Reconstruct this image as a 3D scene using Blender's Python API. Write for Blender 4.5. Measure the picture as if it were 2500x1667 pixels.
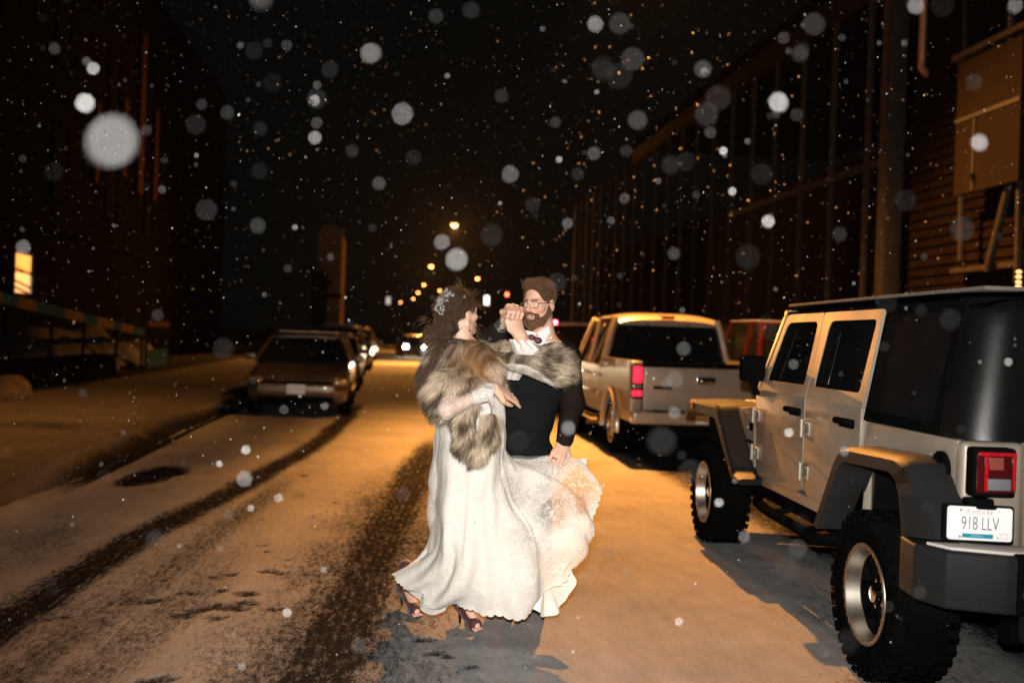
import bpy, bmesh, math, random
import numpy as np
from mathutils import Vector, Matrix, noise as mnoise
PI = math.pi
rad = math.radians
sc = bpy.context.scene
for o in list(bpy.data.objects):
    bpy.data.objects.remove(o)
col = sc.collection

# ------------------------------------------------------------------ camera
IW, IH, FPX = 2500.0, 1667.0, 2431.0
CAM = Vector((0.0, 0.0, 1.5))
camd = bpy.data.cameras.new("camera")
camo = bpy.data.objects.new("camera", camd)
col.objects.link(camo)
MC = (Matrix.Rotation(rad(-6.75), 3, 'Z') @ Matrix.Rotation(rad(89.78), 3, 'X') @ Matrix.Rotation(rad(2.0), 3, 'Z'))
camo.matrix_world = Matrix.Translation(CAM) @ MC.to_4x4()
camd.sensor_width = 36.0
camd.lens = FPX / IW * 36.0
camd.clip_start = 0.05
camd.clip_end = 3000.0
camd.dof.use_dof = True
camd.dof.focus_distance = 5.0
camd.dof.aperture_fstop = 1.4
sc.camera = camo

# ------------------------------------------------------------------ render / exposure
sc.render.engine = 'CYCLES'
sc.cycles.use_denoising = True
try:
    sc.cycles.denoiser = 'OPENIMAGEDENOISE'
except Exception:
    pass
sc.cycles.max_bounces = 5
sc.cycles.diffuse_bounces = 2
sc.cycles.glossy_bounces = 3
sc.cycles.transmission_bounces = 3
sc.cycles.transparent_max_bounces = 10
sc.cycles.volume_bounces = 0
sc.cycles.sample_clamp_indirect = 4.0
sc.cycles.sample_clamp_direct = 0.0
sc.cycles.caustics_reflective = False
sc.cycles.caustics_refractive = False
sc.view_settings.view_transform = 'Standard'
sc.view_settings.look = 'None'
sc.view_settings.exposure = 0.0
sc.view_settings.gamma = 1.0

# ------------------------------------------------------------------ night sky
w = bpy.data.worlds.new("World")
sc.world = w
w.use_nodes = True
wn = w.node_tree
wn.nodes.clear()
wo = wn.nodes.new('ShaderNodeOutputWorld')
wb = wn.nodes.new('ShaderNodeBackground')
wb.inputs[0].default_value = (0.62, 0.80, 0.72, 1)
wb.inputs[1].default_value = 0.0021
wn.links.new(wb.outputs[0], wo.inputs[0])

# ------------------------------------------------------------------ the photographer's flash (the one lamp beside the camera)
fd = bpy.data.lights.new("camera_flash", 'SPOT')
fd.energy = 1850
fd.color = (1.0, 0.95, 0.88)
fd.shadow_soft_size = 0.025
fd.spot_size = rad(80)
fd.spot_blend = 0.9
fo = bpy.data.objects.new("camera_flash", fd)
col.objects.link(fo)
fo.location = (-0.03, -0.02, 1.66)
fo.rotation_euler = (Vector((0.75, 5.0, 1.75)) - fo.location).to_track_quat('-Z', 'Y').to_euler()
SODIUM = (1.0, 0.38, 0.07)
LAMP_NEAR = 14800
HAZE = 0.00002
HEADLIGHT = 2500

# ------------------------------------------------------------------ pixel (of the 2500 px photograph) -> point of the place
def ray(u, v):
    return MC @ Vector(((u - IW / 2) / FPX, -(v - IH / 2) / FPX, -1.0))
def at(u, v, d):
    return CAM + ray(u, v) * d
def ground(u, v, z=0.0):
    r = ray(u, v)
    return CAM + r * ((z - CAM.z) / r.z)
def on_x(u, v, X):
    r = ray(u, v)
    return CAM + r * (X / r.x)
def on_y(u, v, Y):
    r = ray(u, v)
    return CAM + r * (Y / r.y)

# ------------------------------------------------------------------ helpers: scene graph
def tag(o, label=None, cat=None, group=None, kind=None):
    if label: o['label'] = label
    if cat: o['category'] = cat
    if group: o['group'] = group
    if kind: o['kind'] = kind
    return o
def empty(name, loc, rz=0.0):
    o = bpy.data.objects.new(name, None)
    o.empty_display_size = 0.1
    col.objects.link(o)
    o.location = loc
    o.rotation_euler = (0, 0, rz)
    return o
def copy_tree(o, parent=None):
    c = o.copy()
    col.objects.link(c)
    c.parent = parent
    for ch in list(o.children):
        copy_tree(ch, c)
    return c

# ------------------------------------------------------------------ helpers: mesh
class MB:
    """collects primitives, then builds ONE mesh object"""
    def __init__(self):
        self.v = []; self.f = []; self.mi = []; self.slot = 0
    def add(self, verts, faces):
        n = len(self.v)
        self.v.extend([tuple(p) for p in verts])
        for f in faces:
            self.f.append(tuple(i + n for i in f)); self.mi.append(self.slot)
        return self
    def bm(self, bm):
        bm.verts.ensure_lookup_table()
        idx = {v: i for i, v in enumerate(bm.verts)}
        self.add([v.co[:] for v in bm.verts], [[idx[v] for v in f.verts] for f in bm.faces])
        bm.free()
        return self
    def box(self, x0, x1, y0, y1, z0, z1, bev=0.0, seg=2, rot=None, piv=None):
        bm = bmesh.new()
        bmesh.ops.create_cube(bm, size=1.0)
        for v in bm.verts:
            v.co = Vector(((x0 + x1) / 2 + v.co.x * (x1 - x0), (y0 + y1) / 2 + v.co.y * (y1 - y0), (z0 + z1) / 2 + v.co.z * (z1 - z0)))
        if bev > 0:
            bmesh.ops.bevel(bm, geom=list(bm.edges), offset=bev, segments=seg, affect='EDGES', profile=0.6)
        if rot is not None:
            p = Vector(piv) if piv is not None else Vector(((x0 + x1) / 2, (y0 + y1) / 2, (z0 + z1) / 2))
            for v in bm.verts:
                v.co = p + rot @ (v.co - p)
        return self.bm(bm)
    def prism(self, pts, axis, a0, a1, bev=0.0, seg=2, fn=None):
        """polygon pts (2-D) extruded along axis from a0 to a1"""
        bm = bmesh.new()
        def P(p, a):
            if axis == 'x': return (a, p[0], p[1])
            if axis == 'y': return (p[0], a, p[1])
            return (p[0], p[1], a)
        A = [bm.verts.new(P(p, a0)) for p in pts]
        B = [bm.verts.new(P(p, a1)) for p in pts]
        bm.faces.new(A); bm.faces.new(list(reversed(B)))
        n = len(pts)
        for i in range(n):
            bm.faces.new([A[i], B[i], B[(i + 1) % n], A[(i + 1) % n]])
        bmesh.ops.recalc_face_normals(bm, faces=list(bm.faces))
        if bev > 0:
            bmesh.ops.bevel(bm, geom=list(bm.edges), offset=bev, segments=seg, affect='EDGES', profile=0.6, clamp_overlap=True)
        if fn:
            for v in bm.verts: v.co = Vector(fn(v.co))
        return self.bm(bm)
    def ring_prism(self, outer, inner, axis, a0, a1, fn=None):
        """frame between two equally long loops"""
        def P(p, a):
            if axis == 'x': return (a, p[0], p[1])
            if axis == 'y': return (p[0], a, p[1])
            return (p[0], p[1], a)
        n = len(outer)
        vs = [P(p, a0) for p in outer] + [P(p, a0) for p in inner] + [P(p, a1) for p in outer] + [P(p, a1) for p in inner]
        if fn: vs = [tuple(fn(Vector(p))) for p in vs]
        fs = []
        for i in range(n):
            j = (i + 1) % n
            fs += [(i, j, n + j, n + i), (2 * n + i, 3 * n + i, 3 * n + j, 2 * n + j), (i, 2 * n + i, 2 * n + j, j), (n + i, n + j, 3 * n + j, 3 * n + i)]
        bm = bmesh.new()
        V = [bm.verts.new(p) for p in vs]
        for f in fs: bm.faces.new([V[k] for k in f])
        bmesh.ops.recalc_face_normals(bm, faces=list(bm.faces))
        return self.bm(bm)
    def tube(self, pts, r, n=8, cap=True):
        """round bar through pts; r a number or a list"""
        pts = [Vector(p) for p in pts]
        rs = r if isinstance(r, (list, tuple)) else [r] * len(pts)
        vs = []; fs = []
        up = None
        for i, p in enumerate(pts):
            t = (pts[min(i + 1, len(pts) - 1)] - pts[max(i - 1, 0)])
            t.normalize()
            if up is None:
                up = Vector((0, 0, 1)) if abs(t.z) < 0.9 else Vector((1, 0, 0))
            a = t.cross(up)
            if a.length < 1e-4: a = t.cross(Vector((0, 1, 0.3)))
            a.normalize(); b = a.cross(t); up = b
            for k in range(n):
                q = 2 * PI * k / n
                vs.append(p + (a * math.cos(q) + b * math.sin(q)) * rs[i])
        for i in range(len(pts) - 1):
            for k in range(n):
                k2 = (k + 1) % n
                fs.append((i * n + k, i * n + k2, (i + 1) * n + k2, (i + 1) * n + k))
        if cap:
            fs.append(tuple(reversed(range(n)))); m = (len(pts) - 1) * n
            fs.append(tuple(m + k for k in range(n)))
        return self.add(vs, fs)
    def lathe(self, prof, c, axis='x', n=32, closed=False):
        """prof = [(a, r)], a along the axis"""
        vs = []; fs = []
        for a, r in prof:
            for k in range(n):
                q = 2 * PI * k / n; s, t = r * math.cos(q), r * math.sin(q)
                p = (a, s, t) if axis == 'x' else ((s, a, t) if axis == 'y' else (s, t, a))
                vs.append((c[0] + p[0], c[1] + p[1], c[2] + p[2]))
        m = len(prof)
        for i in range(m - 1 + (1 if closed else 0)):
            for k in range(n):
                k2 = (k + 1) % n; j = (i + 1) % m
                fs.append((i * n + k, j * n + k, j * n + k2, i * n + k2))
        return self.add(vs, fs)
    def ball(self, c, r, n=12, m=8):
        rx, ry, rz = r if isinstance(r, (tuple, list)) else (r, r, r)
        vs = [(c[0], c[1], c[2] + rz)]; fs = []
        for i in range(1, m):
            th = PI * i / m
            for k in range(n):
                q = 2 * PI * k / n
                vs.append((c[0] + rx * math.sin(th) * math.cos(q), c[1] + ry * math.sin(th) * math.sin(q), c[2] + rz * math.cos(th)))
        vs.append((c[0], c[1], c[2] - rz))
        for k in range(n): fs.append((0, 1 + k, 1 + (k + 1) % n))
        for i in range(m - 2):
            for k in range(n):
                a = 1 + i * n + k; b = 1 + i * n + (k + 1) % n
                fs.append((a, a + n, b + n, b))
        e = len(vs) - 1; q = 1 + (m - 2) * n
        for k in range(n): fs.append((e, q + (k + 1) % n, q + k))
        return self.add(vs, fs)
    def build(self, name, mat, parent=None, origin=None, smooth=True, sharp=38, deform=None):
        return mesh_obj(name, self.v, self.f, mat, parent, origin, smooth, sharp, deform, self.mi if self.slot else None)

def mesh_obj(name, verts, faces, mat, parent=None, origin=None, smooth=True, sharp=38, deform=None, mi=None):
    me = bpy.data.meshes.new(name)
    if deform: verts = [tuple(deform(Vector(p))) for p in verts]
    if origin is not None:
        ox, oy, oz = origin
        verts = [(p[0] - ox, p[1] - oy, p[2] - oz) for p in verts]
    me.from_pydata([tuple(map(float, p)) for p in verts], [], [tuple(map(int, f)) for f in faces])
    me.validate()
    if smooth:
        me.polygons.foreach_set('use_smooth', [True] * len(me.polygons))
        if sharp: me.set_sharp_from_angle(angle=rad(sharp))
    for m in (mat if isinstance(mat, (list, tuple)) else [mat]):
        me.materials.append(m)
    if mi is not None and len(mi) == len(me.polygons):
        me.polygons.foreach_set('material_index', mi)
    me.update()
    o = bpy.data.objects.new(name, me)
    col.objects.link(o)
    if origin is not None: o.location = origin
    if parent is not None:
        o.parent = parent
        if origin is not None:
            o.location = parent.matrix_world.inverted() @ Vector(origin) if False else Vector(origin) - parent.location
    return o

def np_mesh(name, V, Q, mat, parent=None, origin=(0, 0, 0), colors=None, smooth=True, corner=4):
    """fast numpy mesh: V (n,3), Q (m,corner)"""
    me = bpy.data.meshes.new(name)
    V = np.asarray(V, dtype=np.float32) - np.asarray(origin, dtype=np.float32)
    Q = np.asarray(Q, dtype=np.int32)
    me.vertices.add(len(V)); me.vertices.foreach_set('co', V.ravel())
    me.loops.add(Q.size); me.loops.foreach_set('vertex_index', Q.ravel())
    me.polygons.add(len(Q))
    me.polygons.foreach_set('loop_start', np.arange(0, Q.size, corner, dtype=np.int32))
    try:
        me.polygons.foreach_set('loop_total', np.full(len(Q), corner, dtype=np.int32))
    except Exception:
        pass
    me.update(calc_edges=True)
    me.validate()
    if smooth: me.polygons.foreach_set('use_smooth', np.ones(len(me.polygons), dtype=bool))
    if colors is not None:
        a = me.color_attributes.new('Col', 'FLOAT_COLOR', 'POINT')
        C = np.ones((len(V), 4), dtype=np.float32); C[:, :colors.shape[1]] = colors
        a.data.foreach_set('color', C.ravel())
    me.materials.append(mat)
    o = bpy.data.objects.new(name, me)
    col.objects.link(o)
    o.location = origin
    if parent is not None:
        o.parent = parent
        o.location = Vector(origin) - parent.location
    return o

def smoothstep(a, b, x):
    t = np.clip((x - a) / (b - a), 0, 1)
    return t * t * (3 - 2 * t)
def vnoise(P, scale, seed=0):
    """value noise on an (n,3) array, -1..1"""
    P = np.asarray(P, dtype=np.float64) * scale + seed * 17.13
    i = np.floor(P).astype(np.int64); f = P - i; f = f * f * (3 - 2 * f)
    def h(a, b, c):
        n = (a * 374761393 + b * 668265263 + c * 1274126177 + seed * 974711) & 0x7fffffff
        n = ((n ^ (n >> 13)) * 1103515245 + 12345) & 0x7fffffff
        return ((n ^ (n >> 15)) & 0xffff) / 32767.5 - 1.0
    out = 0
    for dx in (0, 1):
        for dy in (0, 1):
            for dz in (0, 1):
                wx = f[:, 0] if dx else 1 - f[:, 0]
                wy = f[:, 1] if dy else 1 - f[:, 1]
                wz = f[:, 2] if dz else 1 - f[:, 2]
                out = out + wx * wy * wz * h(i[:, 0] + dx, i[:, 1] + dy, i[:, 2] + dz)
    return out
def fbm(P, scale, oct=4, seed=0):
    s = 0; a = 1; t = 0
    for k in range(oct):
        s = s + a * vnoise(P, scale * 2 ** k, seed + k); t += a; a *= 0.55
    return s / t

# ------------------------------------------------------------------ helpers: smooth implicit surfaces (bodies, clothes)
class SDF:
    def __init__(self, lo, hi, h):
        self.lo = np.array(lo, dtype=np.float64); self.h = h
        self.n = np.ceil((np.array(hi) - self.lo) / h).astype(int) + 1
        self.g = np.full(self.n, 1.0, dtype=np.float32)
    def _box(self, lo, hi):
        a = np.clip(np.floor((np.array(lo) - self.lo) / self.h).astype(int), 0, self.n - 1)
        b = np.clip(np.ceil((np.array(hi) - self.lo) / self.h).astype(int) + 1, 1, self.n)
        ax = [self.lo[i] + self.h * np.arange(a[i], b[i]) for i in range(3)]
        return a, b, ax
    def _put(self, a, b, d, k, sub=False):
        s = (slice(a[0], b[0]), slice(a[1], b[1]), slice(a[2], b[2]))
        g = self.g[s]
        if sub:
            d = -d
            if k > 0:
                hh = np.clip(0.5 - 0.5 * (d - g) / k * -1, 0, 1)
                self.g[s] = (g * (1 - hh) + d * hh + k * hh * (1 - hh)).astype(np.float32)
            else:
                self.g[s] = np.maximum(g, d)
            return
        if k > 0:
            hh = np.clip(0.5 + 0.5 * (g - d) / k, 0, 1)
            self.g[s] = (g * (1 - hh) + d * hh - k * hh * (1 - hh)).astype(np.float32)
        else:
            self.g[s] = np.minimum(g, d)
    def cap(self, p, q, r0, r1=None, k=0.015, sub=False):
        if r1 is None: r1 = r0
        p = np.array(p, dtype=np.float64); q = np.array(q, dtype=np.float64)
        m = max(r0, r1) + k * 2 + 4 * self.h
        a, b, ax = self._box(np.minimum(p, q) - m, np.maximum(p, q) + m)
        if np.any(b <= a): return self
        X, Y, Z = np.meshgrid(*ax, indexing='ij', sparse=True)
        e = q - p; L = max(e @ e, 1e-12)
        t = np.clip(((X - p[0]) * e[0] + (Y - p[1]) * e[1] + (Z - p[2]) * e[2]) / L, 0, 1)
        d = np.sqrt((X - p[0] - t * e[0]) ** 2 + (Y - p[1] - t * e[1]) ** 2 + (Z - p[2] - t * e[2]) ** 2) - (r0 + (r1 - r0) * t)
        self._put(a, b, d, k, sub)
        return self
    def chain(self, pts, rs, k=0.015):
        for i in range(len(pts) - 1):
            self.cap(pts[i], pts[i + 1], rs[i], rs[i + 1], k)
        return self
    def ell(self, c, r, R=None, k=0.015, sub=False):
        c = np.array(c, dtype=np.float64); r = np.array(r, dtype=np.float64)
        m = r.max() + k * 2 + 4 * self.h
        a, b, ax = self._box(c - m, c + m)
        if np.any(b <= a): return self
        X, Y, Z = np.meshgrid(*ax, indexing='ij')
        P = np.stack([X - c[0], Y - c[1], Z - c[2]], -1)
        if R is not None: P = P @ np.array(R, dtype=np.float64)      # local = R^T p
        k0 = np.sqrt(((P / r) ** 2).sum(-1)); k1 = np.sqrt(((P / r ** 2) ** 2).sum(-1))
        d = k0 * (k0 - 1) / np.maximum(k1, 1e-9)
        self._put(a, b, d, k, sub)
        return self
    def displace(self, fn):
        X, Y, Z = np.meshgrid(*[self.lo[i] + self.h * np.arange(self.n[i]) for i in range(3)], indexing='ij')
        m = np.abs(self.g) < 0.05
        P = np.stack([X[m], Y[m], Z[m]], -1)
        self.g[m] += fn(P).astype(np.float32)
        return self
    def mesh(self):
        g = self.g; n = self.n; s = g < 0
        cell = np.zeros(n - 1, dtype=bool)
        c8 = [s[i:n[0] - 1 + i, j:n[1] - 1 + j, k:n[2] - 1 + k] for i in (0, 1) for j in (0, 1) for k in (0, 1)]
        anyi = c8[0].copy(); alli = c8[0].copy()
        for c in c8[1:]: anyi |= c; alli &= c
        cell = anyi & ~alli
        idx = np.argwhere(cell)
        vid = np.full(n - 1, -1, dtype=np.int64); vid[cell] = np.arange(len(idx))
        acc = np.zeros((len(idx), 3)); cnt = np.zeros(len(idx))
        offs = [(0, 0, 0), (1, 0, 0), (0, 1, 0), (1, 1, 0), (0, 0, 1), (1, 0, 1), (0, 1, 1), (1, 1, 1)]
        edges = [(0, 1), (2, 3), (4, 5), (6, 7), (0, 2), (1, 3), (4, 6), (5, 7), (0, 4), (1, 5), (2, 6), (3, 7)]
        vals = [g[idx[:, 0] + o[0], idx[:, 1] + o[1], idx[:, 2] + o[2]].astype(np.float64) for o in offs]
        for a, b in edges:
            va, vb = vals[a], vals[b]
            m = (va < 0) != (vb < 0)
            t = np.where(m, va / np.where(np.abs(va - vb) < 1e-12, 1, va - vb), 0)
            oa, ob = np.array(offs[a]), np.array(offs[b])
            acc += np.where(m[:, None], oa + (ob - oa) * t[:, None], 0); cnt += m
        V = self.lo + (idx + acc / cnt[:, None]) * self.h
        Q = []
        for ax in range(3):
            o1 = [i for i in range(3) if i != ax]
            sl0 = [slice(None)] * 3; sl1 = [slice(None)] * 3
            sl0[ax] = slice(0, n[ax] - 1); sl1[ax] = slice(1, n[ax])
            a = s[tuple(sl0)]; b = s[tuple(sl1)]
            e = np.argwhere(a != b)
            ok = (e[:, o1[0]] > 0) & (e[:, o1[1]] > 0) & (e[:, o1[0]] < n[o1[0]] - 1) & (e[:, o1[1]] < n[o1[1]] - 1)
            e = e[ok]
            inside = a[e[:, 0], e[:, 1], e[:, 2]]
            def nb(d0, d1):
                f = e.copy(); f[:, o1[0]] -= d0; f[:, o1[1]] -= d1
                return vid[f[:, 0], f[:, 1], f[:, 2]]
            q = np.stack([nb(1, 1), nb(0, 1), nb(0, 0), nb(1, 0)], -1)
            flip = inside if ax != 1 else ~inside
            q[~flip] = q[~flip][:, ::-1]
            Q.append(q)
        Q = np.concatenate(Q)
        Q = Q[(Q >= 0).all(1)]
        return V, Q
def relax(V, Q, it=2, lam=0.5):
    for _ in range(it):
        acc = np.zeros_like(V); cnt = np.zeros(len(V))
        for a in range(4):
            b = (a + 1) % 4
            np.add.at(acc, Q[:, a], V[Q[:, b]]); np.add.at(cnt, Q[:, a], 1)
            np.add.at(acc, Q[:, b], V[Q[:, a]]); np.add.at(cnt, Q[:, b], 1)
        V = V + lam * (acc / np.maximum(cnt, 1)[:, None] - V)
    return V
def vert_normals(V, Q):
    fn = np.cross(V[Q[:, 2]] - V[Q[:, 0]], V[Q[:, 3 % Q.shape[1]]] - V[Q[:, 1]]) if Q.shape[1] == 4 else np.cross(V[Q[:, 1]] - V[Q[:, 0]], V[Q[:, 2]] - V[Q[:, 0]])
    N = np.zeros_like(V)
    for a in range(Q.shape[1]): np.add.at(N, Q[:, a], fn)
    return N / np.maximum(np.linalg.norm(N, axis=1), 1e-12)[:, None]

# ------------------------------------------------------------------ helpers: materials
def newmat(name):
    m = bpy.data.materials.new(name)
    m.use_nodes = True
    nt = m.node_tree
    b = nt.nodes.get('Principled BSDF')
    return m, nt, b
def pmat(name, color, rough=0.6, metal=0.0, var=0.12, vscale=6.0, bump=0.0, bscale=60.0, coat=0.0, emit=None, estr=0.0, spec=0.5, alpha=1.0, sss=0.0, sheen=0.0, rvar=0.0):
    m, nt, b = newmat(name)
    L = nt.links
    tc = nt.nodes.new('ShaderNodeTexCoord')
    n1 = nt.nodes.new('ShaderNodeTexNoise'); n1.inputs['Scale'].default_value = vscale; n1.inputs['Detail'].default_value = 6
    L.new(tc.outputs['Object'], n1.inputs['Vector'])
    rmp = nt.nodes.new('ShaderNodeMapRange'); rmp.inputs[1].default_value = 0.3; rmp.inputs[2].default_value = 0.7
    rmp.inputs[3].default_value = 1 - var; rmp.inputs[4].default_value = 1 + var
    L.new(n1.outputs['Fac'], rmp.inputs[0])
    mx = nt.nodes.new('ShaderNodeVectorMath'); mx.operation = 'SCALE'; mx.inputs[0].default_value = color[:3]
    L.new(rmp.outputs[0], mx.inputs['Scale'])
    L.new(mx.outputs[0], b.inputs['Base Color'])
    b.inputs['Roughness'].default_value = rough
    if rvar:
        rr = nt.nodes.new('ShaderNodeMapRange'); rr.inputs[1].default_value = 0.3; rr.inputs[2].default_value = 0.7
        rr.inputs[3].default_value = max(rough - rvar, 0.02); rr.inputs[4].default_value = min(rough + rvar, 1)
        L.new(n1.outputs['Fac'], rr.inputs[0]); L.new(rr.outputs[0], b.inputs['Roughness'])
    b.inputs['Metallic'].default_value = metal
    b.inputs['Specular IOR Level'].default_value = spec
    b.inputs['Coat Weight'].default_value = coat
    if sss:
        b.inputs['Subsurface Weight'].default_value = sss; b.inputs['Subsurface Radius'].default_value = (0.02, 0.008, 0.004)
        b.inputs['Subsurface Scale'].default_value = 0.5
    if sheen: b.inputs['Sheen Weight'].default_value = sheen
    if emit:
        b.inputs['Emission Color'].default_value = (*emit, 1); b.inputs['Emission Strength'].default_value = estr
    if bump:
        n2 = nt.nodes.new('ShaderNodeTexNoise'); n2.inputs['Scale'].default_value = bscale; n2.inputs['Detail'].default_value = 4
        L.new(tc.outputs['Object'], n2.inputs['Vector'])
        bp = nt.nodes.new('ShaderNodeBump'); bp.inputs['Strength'].default_value = bump; bp.inputs['Distance'].default_value = min(0.01, 0.5 / bscale)
        L.new(n2.outputs['Fac'], bp.inputs['Height']); L.new(bp.outputs[0], b.inputs['Normal'])
    if alpha < 1: b.inputs['Alpha'].default_value = alpha
    return m
def colmat(name, rough=0.6, bump=0.0, bscale=80, sss=0.0, spec=0.4, mul=1.0, var=0.1, vscale=40.0):
    """base colour from the mesh's own colour attribute"""
    m, nt, b = newmat(name); L = nt.links
    a = nt.nodes.new('ShaderNodeAttribute'); a.attribute_name = 'Col'
    tc = nt.nodes.new('ShaderNodeTexCoord')
    n1 = nt.nodes.new('ShaderNodeTexNoise'); n1.inputs['Scale'].default_value = vscale; n1.inputs['Detail'].default_value = 5
    L.new(tc.outputs['Object'], n1.inputs['Vector'])
    rmp = nt.nodes.new('ShaderNodeMapRange'); rmp.inputs[1].default_value = 0.3; rmp.inputs[2].default_value = 0.7
    rmp.inputs[3].default_value = (1 - var) * mul; rmp.inputs[4].default_value = (1 + var) * mul
    L.new(n1.outputs['Fac'], rmp.inputs[0])
    mx = nt.nodes.new('ShaderNodeVectorMath'); mx.operation = 'SCALE'
    L.new(a.outputs['Color'], mx.inputs[0]); L.new(rmp.outputs[0], mx.inputs['Scale']); L.new(mx.outputs[0], b.inputs['Base Color'])
    b.inputs['Roughness'].default_value = rough; b.inputs['Specular IOR Level'].default_value = spec
    if sss:
        b.inputs['Subsurface Weight'].default_value = sss; b.inputs['Subsurface Radius'].default_value = (0.02, 0.007, 0.004)
        b.inputs['Subsurface Scale'].default_value = 0.4
    if bump:
        n2 = nt.nodes.new('ShaderNodeTexNoise'); n2.inputs['Scale'].default_value = bscale; n2.inputs['Detail'].default_value = 3
        L.new(tc.outputs['Object'], n2.inputs['Vector'])
        bp = nt.nodes.new('ShaderNodeBump'); bp.inputs['Strength'].default_value = bump; bp.inputs['Distance'].default_value = 0.004
        L.new(n2.outputs['Fac'], bp.inputs['Height']); L.new(bp.outputs[0], b.inputs['Normal'])
    return m
def emat(name, color, strength):
    return pmat(name, color, 0.5, emit=color, estr=strength, var=0.05)
# ================================================================== THE PLACE
KL, KR = -2.95, 5.0        # kerbs of the street
def grid_sheet(name, xs, ys, zf, mat, colors=None, kind='structure'):
    X, Y = np.meshgrid(xs, ys, indexing='ij')
    P = np.stack([X.ravel(), Y.ravel(), np.zeros(X.size)], -1)
    P[:, 2] = zf(P)
    nx, ny = len(xs), len(ys)
    I = np.arange(nx * ny).reshape(nx, ny)
    Q = np.stack([I[:-1, :-1], I[1:, :-1], I[1:, 1:], I[:-1, 1:]], -1).reshape(-1, 4)
    o = np_mesh(name, P, Q, mat, colors=colors(P) if colors else None)
    if kind: o['kind'] = kind
    return o

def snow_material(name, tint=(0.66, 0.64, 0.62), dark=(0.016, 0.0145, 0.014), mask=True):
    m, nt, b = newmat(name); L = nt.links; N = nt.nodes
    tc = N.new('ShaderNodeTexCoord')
    def noise(s, d=5, r=0.6, vec=None):
        n = N.new('ShaderNodeTexNoise'); n.inputs['Scale'].default_value = s; n.inputs['Detail'].default_value = d; n.inputs['Roughness'].default_value = r
        L.new(vec or tc.outputs['Object'], n.inputs['Vector']); return n.outputs['Fac']
    def mth(op, a, b_=None, c=None):
        n = N.new('ShaderNodeMath'); n.operation = op
        for i, x in enumerate((a, b_, c)):
            if x is None: continue
            if isinstance(x, (int, float)): n.inputs[i].default_value = x
            else: L.new(x, n.inputs[i])
        return n.outputs[0]
    mp = N.new('ShaderNodeMapping'); mp.inputs['Scale'].default_value = (1.0, 0.35, 1.0); L.new(tc.outputs['Object'], mp.inputs['Vector'])
    big = noise(1.1, 4); mid = noise(9, 6, 0.7, mp.outputs[0]); fine = noise(120, 3, 0.8); fine2 = noise(34, 5, 0.8, mp.outputs[0])
    if mask:
        a = N.new('ShaderNodeAttribute'); a.attribute_name = 'Col'
        sep = N.new('ShaderNodeSeparateColor'); L.new(a.outputs['Color'], sep.inputs[0])
        bare, wet = sep.outputs[0], sep.outputs[1]
        thr = mth('ADD', mth('MULTIPLY', fine2, 0.55), mth('MULTIPLY', fine, 0.45))     # ~0.5
        k = mth('MULTIPLY', mth('SUBTRACT', mth('ADD', bare, mth('MULTIPLY', mth('SUBTRACT', mid, 0.5), 0.55)), mth('ADD', mth('MULTIPLY', mth('SUBTRACT', thr, 0.5), 3.0), 0.5)), 1.9)
        k = mth('ADD', k, 0.5)
        cl = N.new('ShaderNodeClamp'); L.new(k, cl.inputs[0]); k = cl.outputs[0]
        k = mth('MULTIPLY', k, mth('GREATER_THAN', bare, 0.02))
    else:
        k = mth('MULTIPLY', mth('GREATER_THAN', mth('ADD', mid, mth('MULTIPLY', fine, 0.2)), 0.76), 0.5)
    cr = N.new('ShaderNodeMapRange'); cr.inputs[1].default_value = 0.3; cr.inputs[2].default_value = 0.72; cr.inputs[3].default_value = 0.58; cr.inputs[4].default_value = 1.22
    L.new(mth('ADD', mth('MULTIPLY', big, 0.35), mth('ADD', mth('MULTIPLY', mid, 0.35), mth('MULTIPLY', fine, 0.3))), cr.inputs[0])
    sv = N.new('ShaderNodeVectorMath'); sv.operation = 'SCALE'; sv.inputs[0].default_value = tint; L.new(cr.outputs[0], sv.inputs['Scale'])
    mx = N.new('ShaderNodeMix'); mx.data_type = 'RGBA'
    L.new(k, mx.inputs[0]); L.new(sv.outputs[0], mx.inputs[6]); mx.inputs[7].default_value = (*dark, 1)
    L.new(mx.outputs[2], b.inputs['Base Color'])
    rr = N.new('ShaderNodeMapRange'); rr.inputs[3].default_value = 0.85; rr.inputs[4].default_value = 0.8; L.new(k, rr.inputs[0]); L.new(rr.outputs[0], b.inputs['Roughness'])
    b.inputs['Specular IOR Level'].default_value = 0.0
    bp = N.new('ShaderNodeBump'); bp.inputs['Strength'].default_value = 0.75; bp.inputs['Distance'].default_value = 0.018
    h = mth('ADD', mth('ADD', mth('MULTIPLY', fine, 0.30), mth('MULTIPLY', fine2, 0.8)), mth('MULTIPLY', k, -0.5))
    L.new(mth('ADD', h, mth('MULTIPLY', mid, 0.7)), bp.inputs['Height']); L.new(bp.outputs[0], b.inputs['Normal'])
    return m

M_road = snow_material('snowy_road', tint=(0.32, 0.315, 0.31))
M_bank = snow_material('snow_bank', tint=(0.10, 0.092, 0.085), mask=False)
M_pave = snow_material('snowy_pavement', tint=(0.115, 0.105, 0.097))

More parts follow.
